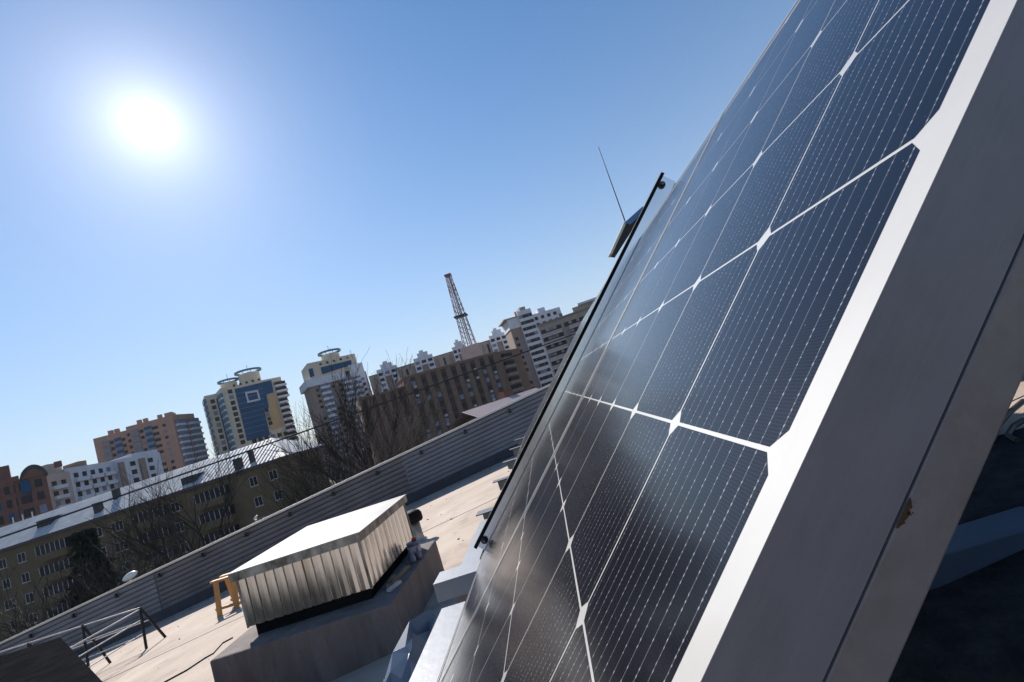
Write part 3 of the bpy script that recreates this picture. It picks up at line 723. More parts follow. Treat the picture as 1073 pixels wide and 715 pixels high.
roof_box('chimney', 104, 536, .85, .7, 1.15, 'chimney', 'black_metal')
roof_box('chimney', 123, 522, .75, .6, 1.2, 'chimney', 'black_metal')
roof_box('chimney', 251, 491, .9, .7, 1.3, 'chimney', 'black_metal')
roof_box('chimney', 265, 484, .55, .5, 1.6, 'chimney', 'galv')
for px_, py_ in ((46, 552), (198, 507)):
    p = on_roof(px_, py_) - org; w, dd_, h = 2.0, 1.9, .95
    g = MB(); b_ = [p - f.d * w / 2, p + f.d * w / 2]
    tri = [p - f.d * w / 2 - Vector((0, 0, .5)), p - f.d * w / 2 + Vector((0, 0, h)), p - f.d * w / 2 - f.n * 2.3 + Vector((0, 0, h * 1.05))]
    g.prism(tri, f.d * w); dmo = g.build('dormer', M['chimney'], roofo)
    tri = [p - f.d * (w / 2 + .12) + f.n * .2 + Vector((0, 0, h + .0)), p - f.d * (w / 2 + .12) + f.n * .2 + Vector((0, 0, h + .06)), p - f.d * (w / 2 + .12) - f.n * 2.4 + Vector((0, 0, h * 1.05 + .06)), p - f.d * (w / 2 + .12) - f.n * 2.4 + Vector((0, 0, h * 1.05 + .0))]
    g = MB(); g.prism(tri, f.d * (w + .24)); g.build('dormer_roof', M['roof_metal'], dmo)
for px_, py_ in ((14, 546), (24, 543), (34, 540), (240, 478)):
    p = on_roof(px_, py_) - org; g = MB(); g.tube([p - Vector((0, 0, .3)), p + Vector((0, 0, .55))], .09, 8); g.build('vent', M['galv'], roofo)
def casement(f, u, z, w, h, sash=2, off=-.45):
    """a recess-look window: white frame ring, dark pane behind it, sill"""
    org = wloc(f.t)
    def bx(g, u0, u1, z0, z1, o0, o1):
        a = [f.pt(u0, z0, o0), f.pt(u1, z0, o0), f.pt(u1, z0, o1), f.pt(u0, z0, o1)]; g.prism([q - org for q in a], (0, 0, z1 - z0))
    g = MB(); t_ = .055
    bx(g, u - w / 2, u + w / 2, z + h / 2 - t_, z + h / 2, off + .05, off + .004); bx(g, u - w / 2, u + w / 2, z - h / 2, z - h / 2 + t_, off + .05, off + .004)
    for k in range(sash + 1):
        uu = u - w / 2 + k * (w - t_) / sash; bx(g, uu, uu + t_, z - h / 2 + t_, z + h / 2 - t_, off + .048, off + .004)
    wo = g.build('window', M['white_frame'], f.t)
    g = MB(); bx(g, u - w / 2 + .01, u + w / 2 - .01, z - h / 2 + .01, z + h / 2 - .01, off + .02, off + .003); g.build('pane', M['glass_dark'], wo)
    g = MB(); bx(g, u - w / 2 - .08, u + w / 2 + .08, z - h / 2 - .07, z - h / 2 - .004, off + .13, off); g.build('sill', M['galv'], wo)
# windows and balconies read from the picture
u1, z1 = f.uv(243, 512); ust = 2.85; zst = 2.75
rw = random.Random(12)
bal = {f.uv(56, 571)[0]: 1, f.uv(222, 516)[0]: 1, f.uv(160, 545)[0]: 1, f.uv(-40, 600)[0]: 1}
for r_ in range(5):
    zz = z1 - r_ * zst
    k = -int(u1 / ust)
    while u1 + k * ust < LE - 1.3:
        uu = u1 + k * ust; k += 1
        if uu < 1 or zz < 1 or any(abs(uu - b_) < 2.9 for b_ in bal): continue
        w_ = rw.choice((1.1, 1.15, 1.2, 1.7)); casement(f, uu, zz, w_, 1.25, 3 if w_ > 1.5 else 2)
for b_ in bal:
    for r_ in range(5):
        zz = z1 - r_ * zst
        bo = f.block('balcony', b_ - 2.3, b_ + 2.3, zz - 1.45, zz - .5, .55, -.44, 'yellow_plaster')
        f.block('glazing', b_ - 2.2, b_ + 2.2, zz - .49, zz + .75, .45, -.42, 'glass_dark', bo)
        for q in range(7): f.unit('mullion', b_ - 2.15 + q * .715, zz + .12, .07, 1.2, .47, .05, 'white_frame', bo)
# ---- far towers -------------------------------------------------------
def grid(f, u0, u1, zt, zb, du, dz, w, h, mk, off=.06, jitter=0):
    out = []; n = max(1, int((u1 - u0) / du)); z = zt
    while z > zb:
        for k in range(n): out.append((u0 + (k + .5) * (u1 - u0) / n, z, w, h, mk, off))
        z -= dz
    return out
# dark red brick block, far left
a = at(47, 492, 172); az = Vector((.669, .743, 0)); P0 = a - az * 46
t = building('apartment_block', P0, a, 'dark red brick block with arched gable at the far left')
f = Facade(P0, a, t); zt = CZ + 19.4
uR = f.L; f.block('wall', 0, uR, 0, zt - 1.5, 0, -16, 'brick_red')
uA, _ = f.uv(22, 500); n_ = 10
arc = [(uA + (uR - uA) * k / n_, zt - 1.5 + 2.6 * math.sin(math.pi * k / n_) ** .6) for k in range(n_ + 1)]
f.poly('gable', arc, .3, -3, 'brick_red')
arc2 = [(uA - .4 + (uR - uA + .8) * k / n_, zt - 1.35 + 3.0 * math.sin(math.pi * k / n_) ** .6) for k in range(n_ + 1)]
f.poly('gable_coping', arc2 + [(x, y - .5) for x, y in arc[::-1]], .5, -3.2, 'chimney')
f.block('parapet', 0, uA - .4, zt - 1.5, zt - .2, .25, -1, 'brick_red'); uq, zq = f.uv(3, 497)
f.block('turret', uq - 1.2, uq + 1.2, zt - .2, zt + 3, -.5, -3, 'brick_red'); f.block('turret', uq + 9, uq + 10.5, zt - .2, zt + 1.1, -.5, -3, 'brick_red')
ws = []
z = zt - 3.2
while z > 3:
    for k in range(15):
        u = uR - 1.6 - k * 2.5
        if u > 1: ws.append((u, z, 1.9 if k % 3 else 1.3, 2.0, 'glass_dark' if (k + int(z)) % 4 else 'glass_blue', .05))
    z -= 3.3
windows(f, ws)
g0, g1 = f.uv(21, 505), f.uv(33, 516)
f.block('bay_glazing', g0[0], g1[0], g1[1], g0[1], .5, 0, 'glass_blue')
for k in range(4): f.block('pilaster', uR - 6.6 - 8 * k, uR - 5.9 - 8 * k, 0, zt - 1.5, .35, 0, 'brick_red')

# long pale block with pink end
P0, P1, zt = two(46, 499, 196, 119, 478, 214)
P2 = at(165, 479, 226)
t = building('apartment_block', P0, P2, 'long pale stepped block with a pinkish end below the orange tower')
f = Facade(P0, P1, t); zt0 = f.uv(60, 496)[1]; ua = f.uv(74, 500)[0]; ub = f.L
f.block('end_section', 0, ua, 0, zt0, 0, -14, 'pink_plaster'); zt1 = f.uv(95, 486.5)[1]
f.block('wall', ua, ub, 0, zt1, -.6, -14, 'white_panel')
f.block('parapet', 1, ua, zt0, zt0 + 1.1, -1.5, -9, 'beige_panel'); uq = f.uv(67, 490)[0]
f.block('roof_house', uq - 2, uq + 2.5, zt0 + 1.1, zt0 + 3.6, -3, -8, 'beige_panel'); f.block('roof_house', uq + 8, uq + 11, zt1, zt1 + 2, -3, -8, 'brown_dark')
ws = grid(f, 1, ua - 1, zt0 - 3, 4, 2.8, 3.0, 1.4, 1.5, 'glass_dark')
ws += grid(f, ua + 1, ub - 1, zt1 - 2.6, 4, 2.5, 3.0, 1.4, 1.5, 'glass_dark', -.55)
windows(f, ws)
for u in (ua * .45, ua + (ub - ua) * .22, ua + (ub - ua) * .52, ua + (ub - ua) * .83):
    z = (zt0 if u < ua else zt1) - 4.3
    while z > 6:
        f.block('balcony', u - 2.1, u + 2.1, z - .5, z + .6, 1.0 if u < ua else .6, -.5, 'white_panel'); z -= 3.0
f2 = Facade(P1, P2, t); zt2 = f2.uv(140, 479)[1]
f2.block('wing', 0, f2.L, 0, zt2, 1.2, -13, 'white_panel')
ud0, ud1 = f2.uv(126, 485)[0], f2.uv(131, 485)[0]
for pxa, pxb in ((118.5, 124), (141, 147)):
    f2.block('brown_bay', f2.uv(pxa, 482)[0], f2.uv(pxb, 482)[0], 0, zt2 - 1.2, 1.9, 1.2, 'brown_panel')
ws = grid(f2, 1.5, f2.L - 1, zt2 - 2.4, 4, 5.2, 3.0, 2.0, 1.6, 'glass_dark', 1.26)
windows(f2, ws, 40)
f2.block('parapet', f2.uv(136, 478)[0], f2.uv(164, 478)[0], zt2, zt2 + 1.2, .8, -8, 'white_panel')

# orange brick tower
P0 = at(98, 463, 300); P1 = at(180, 435, 292); P2 = at(203, 434, 306)
t = building('tower_block', P0, P1, 'orange brick high-rise with glazed balcony strips', 'tower block')
f = Facade(P0, P1, t); us = f.uv(132, 448)[0]; zl = f.uv(115, 455.5)[1]; zh = f.uv(160, 440.5)[1]
f.block('wall', 0, us, 0, zl, 0, -18, 'brick_orange'); f.block('wall', us, f.L, 0, zh, 0.5, -18.5, 'brick_orange')
f.block('stair_head', f.uv(172, 437)[0], f.L, zh, zh + 2, -1, -9, 'brick_orange')
for q in (112, 119, 145, 152, 168):
    uq = f.uv(q, 446)[0]; zz = zl if q < 132 else zh; f.block('vent_stack', uq - .9, uq + .9, zz, zz + 2.2, -2, -4, 'brick_orange')
ws = []
for q, w_ in ((114, 1.2), (127, 1.2), (133.5, 1.1), (148, 1.3), (163, 2.4), (173, 1.4)):
    uq, _ = f.uv(q, 449); z = (zl if q < 132 else zh) - 4
    off = .06 if uq < us else .56
    while z > 14: ws.append((uq, z, w_, 1.5, 'glass_dark', off)); z -= 3.1
windows(f, ws)
for q, w_, mk in ((108, 2.6, 'glass_pale'), (121, 2.6, 'glass_blue'), (141, 2.8, 'glass_pale'), (155.5, 2.8, 'glass_blue')):
    uq, _ = f.uv(q, 449); zz = (zl if q < 132 else zh) - 3; off = .0 if uq < us else .5
    z = zz
    while z > 12:
        f.unit('balcony_glazing', uq, z - .35, w_, 1.5, off + .35, .7, mk); f.unit('balcony', uq, z - 1.75, w_, 1.3, off + .3, .8, 'brown_panel' if mk == 'glass_pale' else 'glass_pale'); z -= 3.1
f2 = Facade(P1, P2, t); zw = f2.uv(195, 433.8)[1]
f2.block('wing', 0, f2.L, 0, zw, 0, -20, 'brick_orange')
u0_, u1_, u2_, u3_ = 1.0, f2.L * .42, f2.L * .62, f2.L
z = zw - 4
while z > 12:
    f2.block('bay_glazing', u0_, u1_, z - 1.0, z + 1.0, 1.4, 0, 'glass_pale'); f2.block('bay_parapet', u0_, u1_, z - 2.1, z - 1.01, 1.5, 0, 'white_panel')
    f2.block('bay_glazing', u2_, u3_ + .6, z - .9, z + 1.1, 1.6, 0, 'glass_pale'); f2.block('bay_parapet', u2_, u3_ + 1.2, z - 2.0, z - .91, 2.0, 0, 'white_panel')
    f2.unit('window', (u1_ + u2_) / 2, z, 1.6, 1.7, .06, .12, 'glass_dark'); z -= 3.1

# cream tower with blue curtain wall and two rings
P0 = at(231, 408.5, 292); P1 = at(293.5, 393.5, 300)
t = building('tower_block', P0, P1, 'cream high-rise with blue glass front and two roof rings', 'tower block')
f = Facade(P0, P1, t); zt = f.uv(262, 401)[1]; Lf = f.L
f.block('wall', 0, Lf, 0, zt, 0, -22, 'cream_stone')
c3 = lambda x, y: (205 + x / 7.145, 380 + y / 7.145)
f.pxpoly('curtain_wall', [c3(290, 200), c3(565, 133), c3(582, 225), c3(530, 240), c3(548, 340), c3(513, 355), c3(556, 545), c3(385, 588)], .25, 0.003, 'glass_blue')
for nm, qs in (('emblem_frame', ((368, 224), (465, 207), (468, 219), (371, 236))), ('emblem_frame', ((384, 292), (480, 270), (483, 282), (387, 304))), ('emblem_frame', ((370, 235), (382, 233), (398, 290), (386, 293))), ('emblem_frame', ((456, 218), (467, 216), (483, 272), (471, 275)))):
    f.pxpoly(nm, [c3(*q) for q in qs], .6, .251, 'white_panel')
f.pxpoly('ochre_panel', [c3(540, 242), c3(588, 228), c3(640, 400), c3(652, 480), c3(575, 505), c3(552, 500), c3(530, 360), c3(548, 343)], .2, 0.002, 'ochre')
ws = []
for k in range(10):
    u, z = f.uv(*c3(258 + k * 10.6, 218 + k * 42)); ws.append((u, z, 2.2, 2.2, 'glass_dark', .06))
for k in range(5):
    u, z = f.uv(*c3(288 + k * 46.5, 173 - k * 11.5)); ws.append((u, z, 1.2, 1.2, 'glass_dark', .06))
for k in range(4):
    u, z = f.uv(*c3(530 + k * 10, 358 + k * 32)); ws.append((u, z, 1.8, 2.0, 'glass_dark', .26))
for k in range(6):
    u, z = f.uv(*c3(440 + k * 47, 590 - k * 12)); ws.append((u, z, 2.2, 2.2, 'glass_dark', .06))
windows(f, ws)
# floor lines of the curtain wall as thin mullions
for k in range(9):
    (ua_, za_), (ub_, zb_) = f.uv(*c3(302 + k * 9.5, 235 + k * 38)), f.uv(*c3(500 + k * 4, 186 + k * 42))
    f.block('floor_band', ua_, ub_, za_ - .12, za_ + .12, .34, .251, 'glass_pale')
# balconies on the right return
P2 = f.pt(Lf, 0, -20); f2 = Facade(P1, at(305, 397, 312), t)
z = zt - 5; k = 0
while z > 14:
    f.block('balcony', Lf - 4.6, Lf + (1.8 if k < 3 else .5), z - .6, z + .55, 1.5, -5, 'white_panel'); f.block('balcony_glazing', Lf - 4.4, Lf + (1.4 if k < 3 else .3), z + .56, z + 2.2, 1.2, -4.8, 'glass_dark'); z -= 3.3; k += 1
z = zt - 4
while z > 10: f.block('side_bay', -.8, .3, z - 1.0, z + 1.2, .9, -8, 'teal_steel'); f.block('side_bay', -.7, .25, z - 2.0, z - 1.01, .7, -7.8, 'white_panel'); z -= 3.3
# lower left wing
Q0 = at(214, 416.4, 300); f3 = Facade(Q0, P0 + (P0 - Vector((0, 0, 0))) * .03, t); zl = f3.uv(222, 413.5)[1]
f3.block('wing', 0, f3.L, 0, zl, 0, -18, 'cream_stone')
f3.pxpoly('curtain_wall', [c3(153, 272), c3(195, 262), c3(325, 640), c3(250, 655)], .25, 0.003, 'glass_blue')
ws = []
for k in range(9):
    u, z = f3.uv(*c3(128 + k * 11.3, 292 + k * 44)); ws.append((u, z, 2.0, 2.2, 'glass_dark', .06))
windows(f3, ws)
z = zl - 3
while z > 10: f3.block('side_bay', -.9, .4, z - 1.0, z + 1.2, .9, -8, 'teal_steel'); z -= 3.3
# roof drums and rings
def ring(f, px, py, wpx, off, zroof, par, hub=True):
    pf = Facade(f.pt(0, 0, off), f.pt(f.L, 0, off), f.t)
    u, z = pf.uv(px, py); ua, _ = pf.uv(px - wpx / 2, py + wpx * .16); ub, _ = pf.uv(px + wpx / 2, py - wpx * .16); rr_ = (ub - ua) / 2
    c = pf.pt(u, z) - wloc(par)
    g = MB(); g.lathe([(rr_ * .78, -(z - zroof)), (rr_ * .78, -1.6), (rr_ * .72, -1.3)], c, 28); dr = g.build('roof_drum', M['cream_stone'], par)
    g = MB(); g.tube_prof([(c + Vector((0, 0, zz)), r_) for r_, zz in ((rr_ * .86, -.5), (rr_, -.5), (rr_, .5), (rr_ * .86, .5))], 40, 0)
    g.f = g.f[:-2]; g.mi = g.mi[:-2]; n_ = 40
    for q in range(n_): g.f.append((q, (q + 1) % n_, 3 * n_ + (q + 1) % n_, 3 * n_ + q)); g.mi.append(0)
    g.build('roof_ring', M['teal_steel'], par)
    for q in range(8):
        an = q * math.pi / 4; g = MB(); g.tube([c + Vector((math.cos(an) * rr_ * .6, math.sin(an) * rr_ * .6, -1.5)), c + Vector((math.cos(an) * rr_ * .9, math.sin(an) * rr_ * .9, 0))], .18, 5); g.build('spoke', M['teal_steel'], par)
    g = MB(); g.tube([c + Vector((0, 0, -.8)), c + Vector((0, 0, 4))], .12, 5); g.build('mast', M['teal_steel'], par)
ring(f, 259.8, 389.6, 27, -12, zt, t); ring(f3, 239, 399.5, 22, -9, zl, t)

# second tower with pale balconies and a cream crown
P0 = at(321, 398, 268); P1 = at(384, 388, 276)
t = building('tower_block', P0, P1, 'brown high-rise with lavender balconies and cream crown with one ring', 'tower block')
f = Facade(P0, P1, t); c4 = lambda x, y: (310 + x / 5.96, 355 + y / 5.96)
zb = f.uv(*c4(90, 285))[1]; u0 = f.uv(*c4(95, 320))[0]; ur_ = f.uv(*c4(440, 215))[0]
f.block('wall', u0, ur_, 0, zb, 0, -20, 'brown_panel')
zb2 = f.uv(*c4(75, 320))[1]
f.block('belt', f.uv(*c4(57, 262))[0], f.uv(*c4(300, 200))[0], zb2 + 1, zb + 2.5, 1.2, -20.5, 'white_panel')
f.block('right_shaft', f.uv(*c4(330, 190))[0], f.uv(*c4(425, 200))[0], 0, f.uv(*c4(385, 155))[1], .8, -20.2, 'white_panel')
u1_, u2_ = f.uv(*c4(70, 200))[0] + 1, f.uv(*c4(382, 140))[0]; zc = f.uv(*c4(160, 135))[1]; zc2 = f.uv(*c4(350, 95))[1]
f.block('crown', u1_, u2_, zb + 2.5, (zc + zc2) / 2, -.5, -20, 'cream_stone')
f.pxpoly('crown_glazing', [c4(155, 180), c4(345, 133), c4(350, 162), c4(167, 222)], .0, -.49, 'glass_blue')
f.pxpoly('crown_glazing', [c4(78, 190), c4(105, 184), c4(116, 232), c4(90, 244)], .0, -.49, 'glass_blue')
ws = []
for k in range(5):
    u, z = f.uv(*c4(155 + k * 42, 158 - k * 10)); ws.append((u, z, 1.2, 1.2, 'glass_dark', -.44))
for r_ in range(14):
    for k in (0, 1, 2, 3, 5, 6):
        u = u0 + 3 + k * (ur_ - u0 - 6) / 6; ws.append((u, zb - 4 - r_ * 3.1, 1.6, 1.5, 'glass_dark', .06 if u < f.uv(*c4(330, 190))[0] else .86))
windows(f, ws)
for q in (185, 330, 395):
    for r_ in range(13):
        u, z = f.uv(*c4(q, 320)); z = zb - 3 - r_ * 3.1
        f.block('balcony', u - 2.4 + r_ * 0, u + 2.4, z - 1.3, z, 1.9, 0, 'white_panel')
        f.block('balcony_glazing', u - 2.3, u + 2.3, z + .01, z + 1.3, 1.5, 0, 'glass_pale')
ring(f, 345, 369.5, 23, -10, (zc + zc2) / 2, t)

# long panel block at the back with white stair towers
P0 = at(386, 394.5, 262); P1 = at(566, 343, 268)
t = building('apartment_block', P0, P1, 'long brown panel block with repeated white stair towers behind')
f = Facade(P0, P1, t); zt = (f.uv(390, 394)[1] + f.uv(505, 360)[1]) / 2
f.block('wall', 0, f.L, 0, zt, 0, -14, 'beige_panel')
f.block('cornice', 0, f.L, zt, zt + .5, .25, -14.2, 'brown_panel')
ws = []; uvs = []
for pxa, pxb in ((395, 415), (433.7, 453.2), (474, 488), (512.6, 529.6)):
    ua_, ub_ = f.uv(pxa, zt and 392)[0], f.uv(pxb, 386)[0]
    ya = {395: 390, 433.7: 379.5, 474: 367.7, 512.6: 356}[pxa]; ua_ = f.uv(pxa, ya)[0]; ub_ = f.uv(pxb, ya - .33 * (pxb - pxa))[0]; uvs.append((ua_, ub_))
    w_ = ub_ - ua_; zb_ = zt + 2.2
    f.block('stair_tower', ua_, ua_ + w_ * .33, 0, zb_, 1.6, -8, 'white_panel'); f.block('stair_tower', ub_ - w_ * .33, ub_, 0, zb_, 1.6, -8, 'white_panel')
    f.block('stair_tower', ua_ + w_ * .33, ub_ - w_ * .33, zb_ - 4.6, zb_, 1.6, -8, 'white_panel')
    f.block('stair_recess', ua_ + w_ * .33, ub_ - w_ * .33, 0, zb_ - 4.61, .6, 0, 'brown_panel')
    f.block('lift_house', ua_ + w_ * .25, ub_ - w_ * .2, zb_, zb_ + 2.4, .5, -5, 'white_panel'); f.block('lift_house', ua_ + w_ * .38, ub_ - w_ * .4, zb_ + 2.4, zb_ + 3.8, -.5, -4, 'white_panel')
    for r_ in range(10):
        for uu in ((ua_ + w_ * .165), (ub_ - w_ * .165)) + (((ua_ + ub_) / 2,) if r_ == 0 else ()): ws.append((uu, zb_ - 2.8 - r_ * 3.0, w_ * .22, 1.6, 'glass_dark', 1.66))
windows(f, ws, 84)
# loggia strips between the stair towers
edges = [0] + [q for p in uvs for q in p] + [f.L]
for a_, b_ in zip(edges[0::2], edges[1::2]):
    n_ = max(1, int((b_ - a_) / 3.2))
    for k in range(n_):
        u = a_ + (k + .5) * (b_ - a_) / n_
        if k % 2 == 0: f.block('loggia_strip', u - .9, u + .9, 4, zt - 1.2, .3, 0, 'brown_panel')
        else: f.block('window_strip', u - .6, u + .6, 4, zt - 1.6, .08, 0, 'glass_dark')

# white tower block at the right
P0 = at(531, 334.5, 222); P1 = at(586, 319, 230)
t = building('tower_block', P0, P1, 'white tiled high-rise with a stepped roof just left of the rail', 'tower block')
f = Facade(P0, P1, t); c6 = lambda x, y: (500 + x / 5.96, 300 + y / 5.96)
za = f.uv(*c6(215, 205))[1]; zb = f.uv(*c6(400, 160))[1]; um = f.uv(*c6(252, 190))[0]; un = f.uv(*c6(340, 180))[0]; zlow = f.uv(*c6(225, 268))[1]
f.block('wall', 0, um, 0, zlow, 0, -14, 'brown_panel'); f.block('top_storeys', -.3, um, zlow, za, .4, -14, 'white_panel'); f.block('roof_slab', -2, um + 4, za, za + .6, .8, -14, 'beige_panel')
f.block('stair_tower', um, un, 0, za + 2.4, 1.4, -12, 'white_panel'); f.block('rear_wing', un, f.L, 0, zb, -1, -16, 'white_panel')
f.block('lift_house', un + (f.L - un) * .3, un + (f.L - un) * .55, zb, zb + 2.4, -3, -8, 'white_panel')
f.block('lift_house', um + 2, un - 2, za + 2.4, za + 4.2, .2, -6, 'beige_panel'); f.block('vent_stack', um - .6, um + .6, za + .6, za + 3, -1, -2, 'brick_orange')
ws = []
for r_ in range(14):
    z = za - .6 - r_ * 3.1; w_ = un - um
    for k, ww in ((.15, 1.7), (.5, 3.0), (.85, 1.7)): ws.append((um + w_ * k, z, ww, 1.6, 'glass_dark', 1.46))
    if r_ > 2: ws.append((um * .3, z, 1.5, 1.5, 'glass_dark', .06)); ws.append((um * .72, z, 1.5, 1.5, 'glass_pale', .06))
for k in range(4):
    ws.append((un + (k + .6) * (f.L - un) / 4.6, zb - 2.4, 1.6, 1.6, 'glass_dark', -.94)); ws.append((un + (k + .6) * (f.L - un) / 4.6, zb - 5.5, 1.6, 1.6, 'glass_dark', -.94))
windows(f, ws)

# beige block with balconies, partly behind the panels
P0 = at(564, 343, 176); P1 = at(640, 317, 176)
t = building('apartment_block', P0, P1, 'beige balcony block half hidden behind the solar panels')
f = Facade(P0, P1, t); zt = f.uv(590, 333)[1]
f.block('wall', 0, f.L, 0, zt, 0, -14, 'beige_panel'); f.block('cornice', -.3, f.L, zt, zt + .6, .5, -14, 'brown_panel')
uh = f.uv(*c6(600, 160))[0]; zh = f.uv(*c6(620, 125))[1]; f.block('roof_house', uh, f.L, zt + .6, zh, -1, -10, 'beige_panel'); f.block('roof_house', uh + 2.4, f.L, zh, zh + .8, 0, -10, 'white_panel')
f.block('tank', uh - 5.4, uh - 4.2, zt + .6, zt + 2, -1, -2, 'teal_steel')
ws = []; z = zt - 2.8; r_ = 0
while z > 4:
    for k in range(10):
        ws.append((1.4 + k * 3.0, z, 1.8, 1.7, 'glass_dark', .06))
    for ua_ in (.2, 11.0):
        f.block('balcony', ua_, ua_ + 8.2, z - 1.9, z - .75, 1.3, 0, 'pink_plaster'); f.block('balcony_slab', ua_ - .1, ua_ + 8.3, z - 2.15, z - 1.91, 1.4, 0, 'white_panel')
        f.block('recess', ua_ + .2, ua_ + 8, z - .74, z - .2, .3, 0, 'glass_dark')
    z -= 3.1; r_ += 1
windows(f, ws)

# dark brown block in front
P0 = at(421, 394, 150); P1 = at(520.5, 370.8, 160)
t = building('apartment_block', P0, P1, 'dark brown brick block with rust window strips below the mast')
f = Facade(P0, P1, t); zt = (f.uv(424, 394)[1] + f.uv(516, 371.5)[1]) / 2
f.block('wall', 0, f.L, 0, zt, 0, -13, 'brown_dark')
ul = f.uv(376, 417)[0]; zl = f.uv(400, 411)[1]
f.block('lower_wing', ul, -.01, 0, zl, -.8, -13, 'brown_dark')
f.block('coping', -.2, f.L + .2, zt, zt + .3, .2, -13.2, 'brown_panel')
ac = []
n_ = 9; rr = random.Random(4); ws = []
for k in range(n_):
    u = (k + .85) * f.L / (n_ + .6)
    f.block('strip', u - .85, u + .85, 3, zt - .6, .12, .002, 'rust_strip')
    for r_ in range(11):
        z = zt - 2.6 - r_ * 2.85
        if z < 4: continue
        ws.append((u - .1, z, 1.3, 1.5, 'glass_dark' if rr.random() < .8 else 'glass_pale', .16))
        if rr.random() < .22: f.unit('air_conditioner', u + rr.uniform(-.3, .5), z - 1.2, .95, .75, .45, .5, 'white_frame')
for k in range(5):
    u = ul * (k + .5) / 5
    f.block('strip', u - .7, u + .7, 3, zl - .6, -.7, -.79, 'rust_strip')
windows(f, ws)
# its return side with balconies
f2 = Facade(P1, P1 + Vector((7.5, 13, 0)), t)
for r_ in range(10):
    z = zt - 3 - r_ * 2.85
    if z > 4: f2.block('balcony', 2, 8, z - .6, z + .5, 1.0, -.5, 'brown_panel'); f2.block('balcony_glazing', 2.1, 7.9, z + .51, z + 1.8, .8, -.5, 'glass_dark')
f2.block('end_wall', .02, f2.L, 0, zt - .02, 0, -6, 'brown_dark')

# lattice chimney mast
B = at(493, 363, 215); Tt = at(472.3, 289, 215); hz_ = Tt.z - B.z
mt = empty('lattice_mast', (B.x, B.y, B.z - 12), 'tall red and white lattice chimney mast above the brown blocks', 'mast')
o_ = Vector(mt.location); w0, w1 = 2.75, 1.25
def leg(k, z): w = w0 + (w1 - w0) * z; return Vector((B.x + (w if k in (0, 3) else -w), B.y + (w if k < 2 else -w), B.z + z * hz_)) - o_
for k in range(4):
    g = MB()
    for q in range(8): g.tube([leg(k, q / 8), leg(k, (q + 1) / 8)], .17, 5, True, q % 2)
    g.build('leg', [M['mast_red'], M['mast_white']], mt)
for q in range(14):
    za, zb = q / 14, (q + 1) / 14; g = MB()
    for k in range(4):
        k2 = (k + 1) % 4; g.tube([leg(k, za), leg(k2, zb)], .07, 4); g.tube([leg(k2, za), leg(k, zb)], .07, 4); g.tube([leg(k, zb), leg(k2, zb)], .07, 4)
    g.build('bracing', M['mast_red' if (q // 2) % 2 else 'mast_white'], mt)
for dx, dy in ((-.55, -.4), (.6, -.3), (0, .6)):
    g = MB(); g.tube([Vector((B.x + dx * 1.6, B.y + dy * 1.6, B.z)) - o_, Vector((B.x + dx, B.y + dy, B.z + hz_ * 1.02)) - o_], .26, 8); g.build('flue', M['mast_red' if dx > .5 else 'mast_white'], mt)
g = MB(); c = leg(0, .42); c2 = leg(2, .42); g.box(c2.x - .9, c.x + .9, c2.y - .9, c.y + .9, c.z, c.z + .5); g.build('platform', M['chimney'], mt)
g = MB(); c = leg(0, 1); c2 = leg(2, 1); g.box(c2.x - .3, c.x + .3, c2.y - .3, c.y + .3, c.z, c.z + .9); g.build('crown_deck', M['mast_red'], mt)
g = MB(); g.box(-4.6, 4.6, -4, 4, -(B.z - 12), 12); g.build('base', M['pink_plaster'], mt)

# low shed with a pinkish ribbed roof just beyond the parapet
Pa, Pb = onZ(484, 434, -1.0), onZ(548, 409.5, .55)
Pa = at(484.5, 434.5, 46); Pb = at(560, 405, 52)
t = building('shed', Pa, Pb, 'low shed roofed in pinkish ribbed sheet beyond the parapet', 'shed')
f = Facade(Pa, Pb, t); zs = (Pa.z + Pb.z) / 2
f.block('wall', .2, f.L, 0, zs - 1.6, 3.8, -4, 'beige_panel')
org = wloc(t); g = MB(); nr = 40
for k in range(nr):
    ua_, ub_ = k * f.L / nr, (k + .7) * f.L / nr; uc_ = (k + 1) * f.L / nr
    for (x0, h0, x1, h1) in ((ua_, 0, ub_, 0), (ub_, 0, (ub_ + uc_) / 2, .06), ((ub_ + uc_) / 2, .06, uc_, 0)):
        g.quad(f.pt(x0, zs - 1.55 + h0, 4.1) - org, f.pt(x1, zs - 1.55 + h1, 4.1) - org, f.pt(x1, zs + h1, 0) - org, f.pt(x0, zs + h0, 0) - org)
g.quad(f.pt(0, zs, 0) - org, f.pt(f.L, zs, 0) - org, f.pt(f.L, zs - 1.5, -4) - org, f.pt(0, zs - 1.5, -4) - org)
g.build('roof', M['pink_roof'], t)
uq, zq = f.uv(537, 411); f.block('chimney', uq - .7, uq + .5, zs - 1, zs + .75, -.6, -1.6, 'brick_red')

